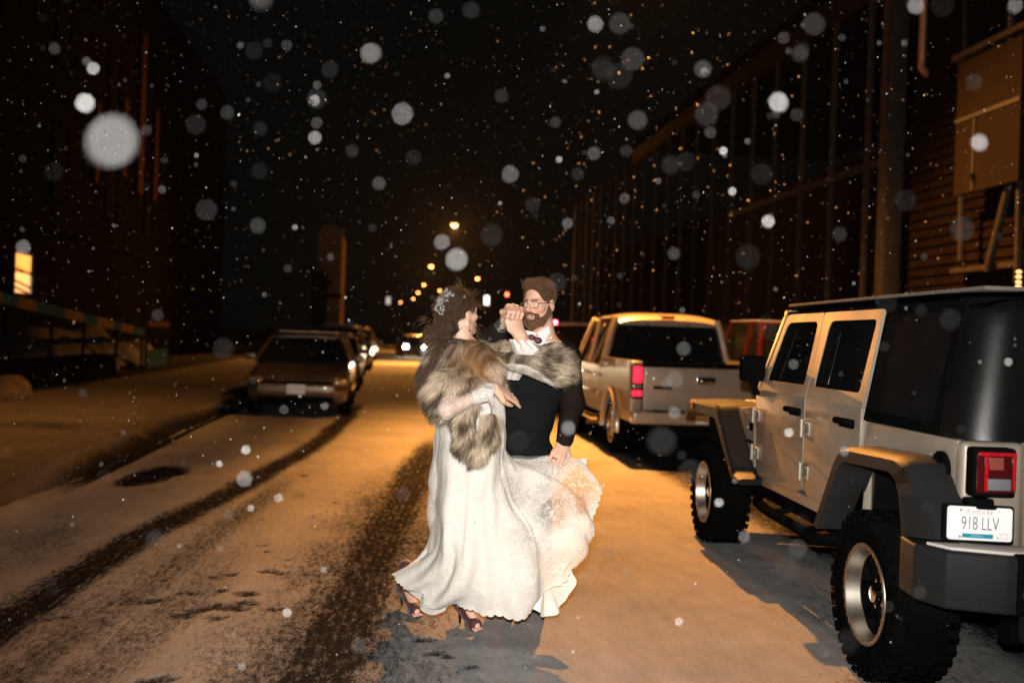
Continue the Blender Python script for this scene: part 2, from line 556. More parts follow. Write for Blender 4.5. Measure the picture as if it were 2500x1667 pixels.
# tyre tracks: polylines measured on the photograph, laid on the ground
def track(px):
    g = sorted([ground(u, v)[:2] for u, v in px], key=lambda p: p[1])
    return np.array([p[1] for p in g]), np.array([p[0] for p in g])
TR = [  # (polyline, half width, strength, tread)
    (track([(-120, 1600), (0, 1519), (170, 1410), (340, 1308), (510, 1222), (640, 1160), (735, 1105), (800, 1060), (850, 1015), (880, 975)]), 0.155, 0.95, 1),
    (track([(-60, 1700), (43, 1640), (255, 1492), (383, 1408), (540, 1290), (640, 1215), (760, 1120)]), 0.13, 0.52, 1),
    (track([(190, 1667), (330, 1560), (470, 1440), (560, 1340), (660, 1250)]), 0.16, 0.42, 0),
    (track([(760, 1720), (790, 1640), (835, 1520), (880, 1420), (925, 1320), (985, 1210), (1045, 1110), (1075, 1050)]), 0.22, 0.92, 1),
    (track([(600, 1720), (660, 1620), (760, 1470), (850, 1350), (930, 1240), (1000, 1150)]), 0.10, 0.62, 1),
    (track([(1560, 1720), (1600, 1640), (1560, 1500), (1500, 1350), (1440, 1230), (1400, 1160)]), 0.11, 0.0, 1),
]
PRINTS = [(548, 1478, .16), (520, 1405, .10), (600, 1445, .13), (655, 1392, .12), (690, 1398, .10), (560, 1400, .09), (600, 1335, .05), (650, 1345, .05), (600, 1465, .10),
          (465, 1445, .12), (440, 1500, .12), (530, 1505, .10), (480, 1485, .12), (350, 1465, .14), (395, 1462, .12), (670, 1483, .09), (540, 1440, .08), (585, 1483, .08), (640, 1330, .07),
          (360, 1660, .08), (400, 1655, .09), (740, 1160, .10), (760, 1400, .10), (620, 1470, .08), (110, 1505, .10), (160, 1500, .09), (700, 1365, .06), (820, 1225, .07), (760, 1260, .06),
          (1075, 1470, .1), (1060, 1590, .09), (1095, 1597, .08), (1150, 1625, .07), (1030, 1560, .09)]
def road_cols(P):
    x, y = P[:, 0], P[:, 1]
    wob = 0.04 * vnoise(np.stack([x * 0, y * 0.6, x * 0], -1), 1.0, 3)
    bare = np.zeros(len(P))
    fb0 = fbm(P, 3.5, 3, 19)
    for (ty, tx), hw, st, tread in TR:
        cx = np.interp(y, ty, tx)
        d = np.abs(x - cx - wob)
        prof = 1 - smoothstep(hw * 0.35, hw * 1.75, d * (1 + .25 * fb0))
        far = smoothstep(ty.max() + 0.2, ty.max() - 3.0, y)
        val = st * prof * far
        if tread:
            q = (x - cx)
            val = val * (0.92 + 0.10 * np.sin(q * 2 * PI / 0.055)) - 0.13 * (.5 + fb0) * prof * st * (np.sin((y * 1.0 + np.abs(q) * 1.3) * 2 * PI / 0.09) > 0.72)
        bare = np.maximum(bare, val)
    # rubbed, patchy road left of and under the couple
    cx = np.interp(y, [2, 5, 8, 12, 20], [-0.15, -0.25, 0.05, 0.35, 0.3])
    band = (1 - smoothstep(0.25, 0.85, np.abs(x - cx))) * smoothstep(13.0, 9.0, y)
    bare = np.maximum(bare, band * (0.46 + 0.40 * fbm(np.stack([x * 2.2, y * 0.8, x * 0], -1), 1.5, 4, 9)))
    cx2 = np.interp(y, [2, 5, 8, 12], [-1.45, -1.5, -1.25, -1.0])
    band = (1 - smoothstep(0.1, 0.5, np.abs(x - cx2)))
    bare = np.maximum(bare, band * (0.30 + 0.35 * fbm(np.stack([x * 2, y * 0.7, x * 0], -1), 1.2, 4, 5)) * smoothstep(14, 9, y))
    fb_ = fbm(P, 15, 3, 7)
    for u, v, r in PRINTS:
        g = ground(u, v)
        e = ((x - g.x) / (r * .8)) ** 2 + ((y - g.y) / (r * 0.62)) ** 2
        e = e * (1 + 0.7 * np.clip(fb_, -.9, 1))
        bare = np.maximum(bare, 0.70 * (1 - smoothstep(0.15, 1.0, e)))
    # gutter along the left kerb, and across-road sweeps far away
    gw = 0.10 + 0.08 * vnoise(np.stack([x * 0, y, x * 0], -1), 0.45, 2)
    gut = (1 - smoothstep(gw * 0.7, gw, np.abs(x - (KL + 0.07)))) * smoothstep(8.2, 10.5, y)
    bare = np.maximum(bare, gut * 0.95)
    g = ground(365, 1160); dd = ((x - g.x - 0.12 * (y - g.y)) / 0.30) ** 2 + ((y - g.y) / 0.95) ** 2
    bare = np.maximum(bare, 0.97 * (1 - smoothstep(0.3, 1.1, dd * (1 + 0.8 * fbm(P, 3, 3, 4)))))
    sweeps = 0.5 * smoothstep(0.2, 0.7, vnoise(np.stack([x * 0.15, y * 1.0, x * 0], -1), 0.55, 21)) * smoothstep(14, 20, y) * smoothstep(75, 35, y)
    bare = np.maximum(bare, sweeps)
    bare = np.maximum(bare, .34 * smoothstep(.05, .7, fbm(P * np.array([1, .45, 1]), 1.3, 4, 77)) * smoothstep(30, 12, y))
    under = smoothstep(2.9, 3.3, x) * (0.78 + 0.4 * fbm(P, 1.0, 3, 12))            # thin snow under the parked cars
    bare = np.maximum(bare, under)
    return np.stack([np.clip(bare, 0, 1), bare * 0, bare * 0], -1)
def road_z(P):
    c = road_cols(P)[:, 0]
    z = -0.016 * c + 0.010 * fbm(P, 1.6, 3, 30) + 0.006 * fbm(P, 9, 3, 31)
    z += 0.05 * smoothstep(0.35, 0.0, P[:, 0] - KL) ** 2 * (1 - smoothstep(8.2, 10.5, P[:, 1]))
    z *= smoothstep(60, 30, P[:, 1])
    return z
xs = np.concatenate([np.arange(KL - 0.02, 2.8, 0.026), np.arange(2.8, KR + 0.05, 0.12)])
ys = [2.0]
while ys[-1] < 330: ys.append(ys[-1] * 1.0062 + 0.004)
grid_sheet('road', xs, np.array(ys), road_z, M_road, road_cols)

# the ground to the horizon, pavements and kerbs
mb = MB(); mb.add([(-700, -30, -0.12), (700, -30, -0.12), (700, 1500, -0.12), (-700, 1500, -0.12)], [(0, 1, 2, 3)])
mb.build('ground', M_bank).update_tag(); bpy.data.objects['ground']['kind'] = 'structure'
def lw_z(P):
    x, y = P[:, 0], P[:, 1]
    base = 0.13 * smoothstep(8.3, 10.8, y) + 0.03 + 0.02 * smoothstep(8.3, 5, y)
    z = base + 0.05 * smoothstep(-3.3, -5.5, x) + 0.03 * fbm(P, 0.7, 3, 40) + 0.008 * fbm(P, 5, 3, 41)
    z -= 0.045 * (1 - smoothstep(0.05, 0.22, np.abs(y - 13.1 - 0.1 * (x + 4))))     # edge of the driveway
    z -= 0.02 * (vnoise(P, 2.6, 44) > 0.45)
    z -= 0.15 * smoothstep(KL - .35, KL + .02, x) * (y < 18.7)
    return z
ys2 = [3.0]
while ys2[-1] < 320: ys2.append(ys2[-1] * 1.011 + 0.01)
def lw_c(P):
    x, y = P[:, 0], P[:, 1]
    w_ = 0.12 + 0.10 * vnoise(np.stack([x * 0, y, x * 0], -1), 0.35, 7)
    b = .85 * smoothstep(KL - w_ - .22, KL - w_ + .08, x) * smoothstep(8.0, 10.5, y)
    b = np.maximum(b, .55 * smoothstep(.1, .6, fbm(P * np.array([.5, 1.2, 1]), .9, 4, 46)))
    b = np.maximum(b, .8 * smoothstep(-6.2, -6.7, x))
    return np.stack([np.clip(b, 0, 1), b * 0, b * 0], -1)
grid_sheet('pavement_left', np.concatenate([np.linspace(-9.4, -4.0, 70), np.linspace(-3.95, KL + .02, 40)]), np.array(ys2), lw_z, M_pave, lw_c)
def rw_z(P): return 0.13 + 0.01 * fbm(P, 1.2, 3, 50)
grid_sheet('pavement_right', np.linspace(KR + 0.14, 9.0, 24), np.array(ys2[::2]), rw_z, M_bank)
M_kerb = pmat('kerb_stone', (0.03, 0.028, 0.027), 0.8, spec=0.0, bump=0.5, bscale=40, var=0.25)
mb = MB()
for i in range(72):
    mb.box(KL - 0.15, KL - 0.004, 18.6 + i * 2.0, 20.594 + i * 2.0, -0.1, 0.128, 0.012)
k = mb.build('kerb_left', M_kerb); k['kind'] = 'structure'
mb = MB()
for i in range(80):
    mb.box(KR + 0.004, KR + 0.15, 3.6 + i * 2.0, 5.594 + i * 2.0, -0.1, 0.15, 0.012)
k = mb.build('kerb_right', M_kerb); k['kind'] = 'structure'

# storm drain in the gutter
M_iron = pmat('cast_iron', (0.02, 0.02, 0.021), 0.45, metal=0.6, bump=0.3)
g = ground(365, 1160)
dr = empty('storm_drain', (g.x, g.y, -0.022), rad(-4))
tag(dr, 'dark iron storm drain in the gutter beside the left snowbank', 'storm drain')
mb = MB(); mb.ring_prism([(-.17, -.45), (.17, -.45), (.17, .45), (-.17, .45)], [(-.14, -.42), (.14, -.42), (.14, .42), (-.14, .42)], 'z', -0.02, 0.008)
mb.build('frame', M_iron, dr)
mb = MB()
for i in range(14): mb.box(-.14, .14, -.41 + i * .06, -.385 + i * .06, -0.03, 0.004)
mb.build('grate', M_iron, dr)

# ------------------------------------------------------------------ street lamps
M_pole = pmat('lamp_pole_metal', (0.012, 0.012, 0.012), 0.8, spec=0.0)
M_glow = emat('sodium_glass', (1.0, 0.31, 0.075), 20)
def street_lamp(x, y, z, label, power, side=1, group='sodium street lamps along the street', soft=0.16, wall=False, shade_strip=False, aim=None, cone=110):
    r = empty('street_lamp', (x + 1.75 * side, y, 0.0))
    tag(r, label, 'street lamp', group)
    s = -side
    if wall:
        mb = MB(); mb.tube([(0, 0, z - .25), (1.5, 0, z - .2), (4.0, 0, z - .6)], .05, 10); mb.box(3.2, 3.38, -.2, .2, z - .9, z - .1, .02); mb.build('wall_bracket', M_pole, r)
    else:
        mb = MB(); mb.tube([(0, 0, 0), (0, 0, z * 0.5), (0, 0, z + 0.1)], [0.10, 0.08, 0.055], 10); mb.lathe([(0, .17), (.25, .16), (.3, .1)], (0, 0, 0), 'z', 12)
        mb.build('pole', M_pole, r)
    mb = MB(); mb.tube([(0, 0, z - .25), (s * .5, 0, z + .12), (s * 1.2, 0, z + .2), (s * 1.6, 0, z + .18)], [.045, .04, .035, .03], 8)
    mb.build('arm', M_pole, r)
    mb = MB(); mb.prism([(s * 1.45, z + .12), (s * 1.5, z + .24), (s * 1.95, z + .2), (s * 2.08, z + .08), (s * 1.5, z + .06)], 'y', -.16, .16, .03)
    mb.build('lamp_head', M_pole, r)
    mb = MB(); mb.ball((s * 1.76, 0, z + .03), (.17, .14, .15), 16, 8)
    mb.build('lamp_glass', M_glow, r)
    if shade_strip:
        mb = MB(); mb.box(s * 1.76 - .185, s * 1.76 - .170, -.75, .75, z - .52, z - .37, rot=Matrix.Rotation(rad(-4.3), 3, 'Z'), piv=(s * 1.76, 0, z)); mb.build('added_shade_strip', M_pole, r)  # added opaque strip beside the lamp, placed to darken the left lane
    if power:
        ld = bpy.data.lights.new('street_lamp_light', 'SPOT'); ld.energy = power; ld.color = SODIUM; ld.shadow_soft_size = soft
        ld.spot_size = rad(cone); ld.spot_blend = 1.0
        lo = bpy.data.objects.new('street_lamp_light', ld); col.objects.link(lo); lo.parent = r; lo.location = (s * 1.76, 0, z - .18)
        lo.rotation_euler = (Vector(aim if aim else (x, y - 2, 0)) - Vector((x, y, z - .18))).to_track_quat('-Z', 'Y').to_euler()
    return r
street_lamp(3.35, 14.8, 8.0, 'tall sodium street lamp just outside the frame above the parked pickup', LAMP_NEAR, 1, soft=0.06, wall=True, shade_strip=True, aim=(2.9, 11.5, 0), cone=150)
lamps = [(1110, 549, 1, 80000, 'largest and highest lit street lamp, above the bride and groom'), (1053, 650, 1, 26000, 'second highest lit street lamp, upper left of the bride'),
         (1035, 695, 1, 10000, 'third lit street lamp down the slanting row, left of the bride'), (1021, 714, 1, 0, 'fourth lit street lamp down the slanting row left of the bride'),
         (1009, 729, 1, 0, 'fifth and lowest lamp in the slanting row left of the bride')]
for u, v, s, p, lab in lamps:
    q = ground(u, v, 8.0)
    street_lamp(q.x, q.y, 7.97, lab, p, s, aim=(q.x - 1.0, q.y - 27 if p else q.y, 0), cone=116)
q = ground(1000, 730, 8.0)
street_lamp(q.x - 1.5, q.y + 20, 7.97, 'faintest lamp beside the lowest of the slanting row', 0, 1)
q = ground(1166, 680, 8.0)
street_lamp(q.x, q.y, 7.97, 'lone orange lamp standing between the heads of bride and groom', 3000, 1)
q = ground(1074, 709, 8.0)
street_lamp(q.x, q.y, 7.97, 'small orange lamp just above the bride\'s hair', 0, 1)

# ------------------------------------------------------------------ lit signs and signals far down the street
M_black = pmat('black_metal', (0.015, 0.015, 0.015), 0.6, spec=0.0)
M_white_lit = emat('lit_white_panel', (1.0, 1.0, 0.92), 3.0)
M_red_lit = emat('red_signal_glass', (1.0, 0.07, 0.03), 25)
M_dim = pmat('dark_signal_glass', (0.03, 0.04, 0.03), 0.2)
def lit_sign(u, v, y, w_, h_, label, m=None):
    p = on_y(u, v, y)
    r = empty('lit_sign', (p.x, p.y, 0)); tag(r, label, 'sign')
    mb = MB(); mb.tube([(0, .1, 0), (0, .1, p.z)], .06, 8); mb.build('pole', M_black, r)
    mb = MB(); mb.box(-w_ / 2 - .05, w_ / 2 + .05, 0.0, .16, p.z - h_ / 2 - .05, p.z + h_ / 2 + .05, .03); mb.build('sign_box', M_black, r)
    mb = MB(); mb.box(-w_ / 2, w_ / 2, -.03, .0, p.z - h_ / 2, p.z + h_ / 2, .014); mb.build('sign_face', m or M_white_lit, r)
lit_sign(1188, 733, 90, 0.42, 0.80, 'bright white upright sign between bride and groom, far down the street')
lit_sign(948, 734, 100, 0.40, 0.75, 'small white lit sign left of the bride, above the line of parked cars', emat('dim_lit_panel', (1.0, .93, .85), .55))
def signal(u, v, y, label, on=0):
    p = on_y(u, v, y)
    r = empty('traffic_signal', (p.x, p.y, 0)); tag(r, label, 'traffic signal')
    mb = MB(); mb.tube([(0, .12, 0), (0, .12, p.z + .3)], .07, 8); mb.build('pole', M_black, r)
    mb = MB(); mb.box(-.18, .18, -.02, .2, p.z - .85, p.z + .25, .03); mb.build('housing', M_black, r)
    for i in range(3):
        mb = MB(); mb.lathe([(-.1, 0.001), (-.09, .10), (-.02, .12)], (0, 0, p.z - i * .34), 'y', 14)
        mb.build('signal_lens', M_red_lit if i == on else M_dim, r)
signal(1238, 719, 80, 'traffic signal showing red, left of the groom\'s forehead')

# ------------------------------------------------------------------ left side: dark building, lit window, fence, gate, boulder, low wall
M_darkbrick = pmat('near_black_brick', (0.003, 0.0025, 0.0022), 0.9, bump=0.4, bscale=12, spec=0.0, var=0.3)  # one even near-black base colour
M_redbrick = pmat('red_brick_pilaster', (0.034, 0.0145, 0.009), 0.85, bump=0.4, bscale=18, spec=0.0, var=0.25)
M_window_lit = emat('lit_window', (1.0, 0.70, 0.38), 0.40)
M_blind = emat('drawn_blind_lit_from_behind', (1.0, 0.50, 0.17), 0.06)
XB = -10.5
lb = empty('dark_building', (XB, 20, 0)); tag(lb, 'tall unlit brick building on the left with one glowing window', 'building')
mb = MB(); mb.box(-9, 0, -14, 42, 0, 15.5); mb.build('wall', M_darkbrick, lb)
def rel(p): return (p.x - XB, p.y - 20, p.z)
a = rel(on_x(28, 713, XB)); b_ = rel(on_x(77, 625, XB))
y0, y1, z0, z1 = min(a[1], b_[1]), max(a[1], b_[1]), min(a[2], b_[2]), max(a[2], b_[2])
mb = MB(); mb.ring_prism([(y0 - .07, z0 - .07), (y1 + .07, z0 - .07), (y1 + .07, z1 + .07), (y0 - .07, z1 + .07)], [(y0, z0), (y1, z0), (y1, z1), (y0, z1)], 'x', 0.0, 0.09)
wf = mb.build('window', M_black, lb)
zm = z0 + (z1 - z0) * 0.52
mb = MB(); mb.box(0.002, 0.02, y0, y1, z0, zm); mb.build('pane', M_window_lit, wf)
mb = MB(); mb.box(0.002, 0.03, y0, y1, zm + .04, z1); mb.build('blind', M_blind, wf)
mb = MB(); mb.box(0.02, 0.05, y0, y1, zm, zm + .04); mb.build('glazing_bar', M_black, wf)
for (u0, v0, u1, v1, w_) in [(346, 85, 335, 475, .34), (377, 268, 371, 490, .26), (300, 240, 293, 430, .22), (232, 250, 214, 440, .16)]:
    t = on_x(u0, v0, XB); b_ = on_x(u1, v1, XB)
    mb = MB()
    mb.box(0.0, .16, t.y - 20 - w_, t.y - 20 + w_, b_.z, t.z, 0.02)
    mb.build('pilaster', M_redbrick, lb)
mb = MB()
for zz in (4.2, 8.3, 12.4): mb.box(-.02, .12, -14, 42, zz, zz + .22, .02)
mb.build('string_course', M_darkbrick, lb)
for i in range(9):
    for zz in (5.3, 9.4):
        yy = -10 + i * 5.6
        mb = MB(); mb.ring_prism([(yy - .75, zz - .1), (yy + .75, zz - .1), (yy + .75, zz + 2.3), (yy - .75, zz + 2.3)], [(yy - .62, zz), (yy + .62, zz), (yy + .62, zz + 2.2), (yy - .62, zz + 2.2)], 'x', 0.0, .07)
        f = mb.build('window', M_darkbrick, lb)
        mb = MB(); mb.box(.002, .02, yy - .62, yy + .62, zz, zz + 2.2); mb.build('pane', pmat('dark_glass', (0.004, 0.004, 0.005), 0.6, spec=0.0) if i == 0 and zz < 6 else bpy.data.materials['dark_glass'], f)
# outdoor stair rail in front of the lit window
sr = empty('stair_railing', (-9.9, 18, 0)); tag(sr, 'thin black stair railing slanting across the lit window', 'railing')
for (u0, v0, u1, v1) in [(10, 640, 110, 687), (12, 672, 112, 722), (12, 688, 112, 738)]:
    p = on_x(u0, v0, -9.9); q = on_x(u1, v1, -9.9)
    mb = MB(); mb.tube([(0, p.y - 18, p.z), (0, q.y - 18, q.z)], .028, 6); mb.build('rail', M_black, sr)
p = on_x(112, 690, -9.9)
mb = MB(); mb.tube([(0, p.y - 18, .1), (0, p.y - 18, p.z + .5)], .035, 6); mb.build('post', M_black, sr)

# fence with a top board striped yellow and blue
M_yellow = pmat('faded_yellow_paint', (0.10, 0.062, 0.022), 0.7, spec=0.0, var=0.25)
M_blue = pmat('blue_paint', (0.018, 0.045, 0.08), 0.7, spec=0.0, var=0.25)
fx = -7.35
A = on_x(-60, 712, fx); B = on_x(352, 812, fx)
fc = empty('fence', (fx, A.y, 0)); tag(fc, 'wire fence whose sloping top board is striped yellow and blue', 'fence')
marks = [-60, 0, 42, 85, 158, 200, 236, 275, 296, 322, 352]
for i in range(len(marks) - 1):
    t0 = (marks[i] + 60) / 412; t1 = (marks[i + 1] + 60) / 412
    p = on_x(marks[i], 712 + 100 * t0, fx); q = on_x(marks[i + 1], 712 + 100 * t1, fx)
    mb = MB(); hh = .11
    mb.prism([(p.y - A.y, p.z - hh), (q.y - A.y, q.z - hh), (q.y - A.y, q.z + hh), (p.y - A.y, p.z + hh)], 'x', -.02, .02)
    mb.build('striped_board', M_yellow if i % 2 == 0 else M_blue, fc)
for u in (30, 134, 211, 290, 352):
    t = (u + 60) / 412; p = on_x(u, 712 + 100 * t, fx)
    mb = MB(); mb.tube([(-.06, p.y - A.y, .1), (-.06, p.y - A.y, p.z + .12)], .04, 8); mb.build('fence_post', M_black, fc)
mb = MB()
for i in range(46):
    yy = i * (B.y - A.y) / 46; zz = A.z + (B.z - A.z) * i / 46
    mb.tube([(-.05, yy, zz - .15), (-.05, yy, .85)], .006, 4)
for k_ in range(6): mb.tube([(-.05, 0, .9 + (A.z - 1.05) * k_ / 6), (-.05, B.y - A.y, .9 + (B.z - 1.05) * k_ / 6)], .006, 4)
mb.build('wire_mesh', M_black, fc)
# gate frame at the end of the fence
gp = [on_x(354, 912, -7.35), on_x(411, 905, -7.3)]
gt = empty('gate', (gp[0].x, gp[0].y, 0)); tag(gt, 'tall metal gate frame with blue lower panel on the left pavement', 'gate')
M_tan = pmat('tan_painted_steel', (0.05, 0.033, 0.02), 0.6, spec=0.0)
dy = gp[1].y - gp[0].y
for k_, (yy, u, v) in enumerate(((0, 356, 765), (dy, 411, 785))):
    tz = on_x(u, v, -7.35).z
    mb = MB(); mb.tube([(0, yy, 0), (0, yy, tz)], .045, 8); mb.ball((0, yy, tz), .06); mb.build('post', M_tan, gt)
mb = MB(); mb.box(-.03, .03, .05, dy - .05, 1.45, 1.62); mb.build('top_rail', M_tan, gt)
mb = MB(); mb.box(-.02, .02, .05, dy - .05, .12, .75); mb.build('lower_panel', M_blue, gt)
# low dark wall
lw = empty('low_wall', (-6.9, 17, 0)); tag(lw, 'low dark retaining wall along the back of the left pavement', 'wall')
mb = MB(); mb.prism([(-6, 0), (8.5, 0), (8.5, .68), (-6, .66)], 'x', -.3, .15, .02); mb.build('wall_face', M_darkbrick, lw)
mb = MB()
for i in range(10): mb.box(-.36, .2, -6 + i * 1.45, -4.56 + i * 1.45, .684, .76, .015)
mb.build('coping', M_darkbrick, lw)
# boulder
rb = random.Random(4)
V_, Q_ = SDF((-1, -1, -.4), (1, 1, 1), .04).ell((0, 0, .18), (.42, .5, .34), k=.0).ell((.1, .15, .3), (.25, .3, .24), k=.1).ell((-.2, -.2, .12), (.3, .25, .3), k=.08).displace(lambda P: .035 * fbm(P, 4, 3, 5)).mesh()
g = ground(22, 1005)
bo = np_mesh('boulder', V_ + np.array([g.x - .1, g.y, .05]), Q_, pmat('sandstone', (0.09, 0.07, 0.05), 0.9, spec=0.0, bump=0.6, bscale=14, var=0.3), origin=(g.x - .1, g.y, 0.05))
tag(bo, 'rounded tan boulder on the snowy pavement at the left edge', 'boulder')
# snow heaps behind the fence
def heap(u, v, X, rx, ry, rz, label, seed):
    g = on_x(u, v, X)
    V_, Q_ = SDF((-rx * 1.6, -ry * 1.6, -.3), (rx * 1.6, ry * 1.6, rz * 1.6), .1).ell((0, 0, 0), (rx, ry, rz)).ell((rx * .3, ry * .5, 0), (rx * .6, ry * .5, rz * 1.1), k=.3).displace(lambda P: .1 * fbm(P, 1.3, 3, seed)).mesh()
    o = np_mesh('snow_heap', V_ + np.array([X, g.y, 0.02]), Q_, M_bank, origin=(X, g.y, 0.02)); tag(o, label, 'snow heap')
heap(120, 850, -8.7, 1.2, 3.8, 1.35, 'long heap of snow behind the striped fence', 3)
heap(280, 870, -8.9, 1.0, 3.0, .9, 'lower heap of snow behind the fence near the gate', 8)

# far brick tower with a rounded top
M_towerbrick = pmat('orange_brown_brick', (0.20, 0.12, 0.075), 0.9, bump=0.3, bscale=5, spec=0.0, var=0.3)  # even orange-brown base colour
yt = 74.0
pl, pr, ptop = on_y(772, 700, yt), on_y(832, 700, yt), on_y(800, 545, yt)
tw = empty('tower', ((pl.x + pr.x) / 2, yt, 0)); tag(tw, 'tall round-topped brick tower far down the left side of the street', 'tower')
hw = (pr.x - pl.x) / 2; zt = ptop.z
pts = [(-hw, 0), (hw, 0), (hw, zt - hw * 1.3)] + [(hw * math.cos(q), zt - hw * 1.3 + hw * 1.3 * math.sin(q)) for q in np.linspace(.15, PI - .15, 12)] + [(-hw, zt - hw * 1.3)]
mb = MB(); mb.prism(pts, 'y', 0, 5.0); mb.build('shaft', M_towerbrick, tw)
mb = MB(); mb.box(-hw - .3, -hw * .1, -.7, .0, 0, zt * .62, .05); mb.build('buttress', M_darkbrick, tw)
mb = MB(); mb.box(-hw - .1, hw + .1, -.18, 0.0, zt * .42, zt * .45, .03); mb.build('string_course', M_darkbrick, tw)
mb = MB(); mb.box(-.12, .18, -.06, 0.0, zt * .5, zt * .56); mb.build('slit_window', M_black, tw)

# ------------------------------------------------------------------ right side: long shed with steel posts
XR = 8.5
M_steel = pmat('tan_steel', (0.042, 0.036, 0.031), 0.6, spec=0.0, var=0.2)
M_steel_d = pmat('brown_steel', (0.019, 0.015, 0.012), 0.6, spec=0.0, var=0.2)
sh = empty('long_shed', (XR, 16.5, 0)); tag(sh, 'long dark shed with a row of thin steel posts behind the parked cars', 'building')
def py(i): return i * 1.50
mb = MB(); mb.box(7.0, 7.3, -.4, 60, 0, 8.0); mb.build('back_wall', M_darkbrick, sh)
mb = MB(); mb.box(-.16, .16, -.15, .15, 0, 9.5, .02); mb.build('corner_post', M_steel, sh)
for i in range(1, 22):
    wdt = .05
    mb = MB(); mb.box(-.04, .04, py(i) - .6 + (.12 if i % 4 == 0 else 0) - wdt, py(i) - .6 + wdt, 0.1, 8.0, .008); mb.build('post', M_steel, sh)
mb = MB(); mb.box(-.12, .12, .2, 19, 8.0, 8.45, .02); mb.build('eave_beam', M_steel_d, sh)
mb = MB(); mb.box(-.10, -.045, .2, 8.3, 4.76, 4.90, .01); mb.build('rail', M_steel, sh)
mb = MB(); mb.prism([(-.3, 8.46), (7.3, 8.46), (7.3, 8.6), (-.3, 8.6)], 'y', .2, 19); mb.build('roof', M_darkbrick, sh)
# clapboard building right of the corner post
M_clap = pmat('brown_clapboard', (0.012, 0.008, 0.006), 0.75, spec=0.0, var=0.3, vscale=3)
cb = empty('clapboard_building', (XR, 13.5, 0)); tag(cb, 'dark brown clapboard building above the off-road vehicle at the right edge', 'building')
mb = MB(); mb.box(.25, 8, -9, 2.7, 0, 10.5); mb.build('wall', M_clap, cb)
mb = MB()
for i in range(62):
    z = .2 + i * .16
    mb.add([(.25, -9, z + .155), (.25, 2.7, z + .155), (.205, 2.7, z), (.205, -9, z), (.25, 2.7, z), (.25, -9, z)], [(0, 1, 2, 3), (3, 2, 4, 5)])
mb.build('siding', M_clap, cb)
M_pipe = pmat('copper_brown_pipe', (0.40, 0.20, 0.10), 0.5, metal=0.3)
p0, p1 = on_x(2259, -120, 8.5), on_x(2250, 160, 8.5)
mb = MB(); mb.tube([(0, p0.y - 13.5, 11), (0, p1.y - 13.5, p1.z + .12), (.05, p1.y - 13.4, p1.z), (.2, p1.y - 13.3, p1.z - .08)], .06, 10); mb.build('drain_pipe', M_pipe, cb)
mb = MB(); p = on_x(2347, 630, 8.5); mb.box(-.02, .2, -2.2, 1.0, 2.72, 2.80, .01); mb.build('ledge', M_steel, cb)
for (u0, v0, u1, v1, ww) in [(2348, 480, 2346, 637, .05), (2465, 448, 2410, 662, .06), (2490, 440, 2484, 690, .05), (2356, 0, 2356, 160, .03), (2470, 0, 2470, 110, .05)]:
    p = on_x(u0, v0, 8.42); q = on_x(u1, v1, 8.42)
    mb = MB(); mb.tube([(-.08, p.y - 13.5, p.z), (-.08, q.y - 13.5, q.z)], ww, 8); mb.build('brace', M_steel, cb)
p = on_x(2355, 165, XR)
mb = MB(); mb.box(-.2, .2, -8, p.y - 13.5 + .05, 5.93, 6.02, .01); mb.build('gutter', M_steel, cb)
# hanging panel
M_panel = pmat('tan_panel', (0.021, 0.0155, 0.011), 0.7, spec=0.0, var=0.12, vscale=1.2)
ya, yb = on_x(2497, 300, 8.3).y, on_x(2340, 300, 8.3).y
pn = empty('hanging_panel', (8.3, yb, 0)); tag(pn, 'large blank tan board mounted high on the clapboard building', 'board')
mb = MB(); mb.box(-.04, .05, ya - yb, 0, 3.85, 5.82, .01); mb.build('board', M_panel, pn)
mb = MB(); mb.box(-.06, -.043, ya - yb, 0, 4.93, 4.99); mb.box(-.06, -.043, (ya - yb) * .32 - .02, (ya - yb) * .32 + .02, 3.87, 4.91); mb.build('batten', pmat('tan_batten', (0.016, 0.012, 0.0085), 0.7), pn)
mb = MB(); mb.tube([(-.07, (ya - yb) * .35, 3.98), (-.09, (ya - yb) * .35, 4.1), (-.07, (ya - yb) * .35 + .08, 4.1)], .02, 6); mb.build('hook', M_black, pn)
# vertical string of small lamps at the right edge
ls = empty('light_string', (8.35, on_x(2490, 690, 8.35).y, 0)); tag(ls, 'short vertical string of small orange bulbs at the right edge', 'light string')
M_bulb = emat('amber_bulb', (1.0, 0.42, 0.16), 3.2)
mb = MB(); mb.tube([(0, 0, 2.3), (0, 0, 3.2)], .01, 5); mb.build('cable', M_black, ls)
for i, v in enumerate((664, 676, 689, 700, 711, 721)):
    p = on_x(2490, v, 8.35); mb = MB(); mb.ball((-.02, 0, p.z), (.035, .04, .022), 10, 6); mb.build('bulb', M_bulb, ls)
# ================================================================== VEHICLES
M_rubber = pmat('tyre_rubber', (0.0035, 0.0035, 0.0035), 0.85, spec=0.0, bump=0.2, bscale=120, var=0.25)
M_plast = pmat('textured_black_plastic', (0.015, 0.0155, 0.016), 0.5, spec=0.06, bump=0.35, bscale=420, var=0.12)
M_softblk = pmat('black_hardtop', (0.0035, 0.0038, 0.004), 0.6, spec=0.0, bump=0.25, bscale=600, var=0.1)
M_tint = pmat('tinted_glass', (0.006, 0.007, 0.008), 0.06, spec=0.6, coat=0.3)
M_dark = pmat('underbody_black', (0.004, 0.004, 0.004), 0.85, spec=0.0)
M_silver = pmat('champagne_silver_paint', (0.28, 0.235, 0.187), 0.46, metal=0.25, coat=0.35, var=0.14, vscale=3.5, rvar=0.1, bump=.06, bscale=300)
M_alu = pmat('machined_aluminium', (0.36, 0.33, 0.29), 0.36, metal=1.0, var=0.1, vscale=20)
M_chrome = pmat('chrome', (0.75, 0.75, 0.74), 0.12, metal=1.0, var=0.03)
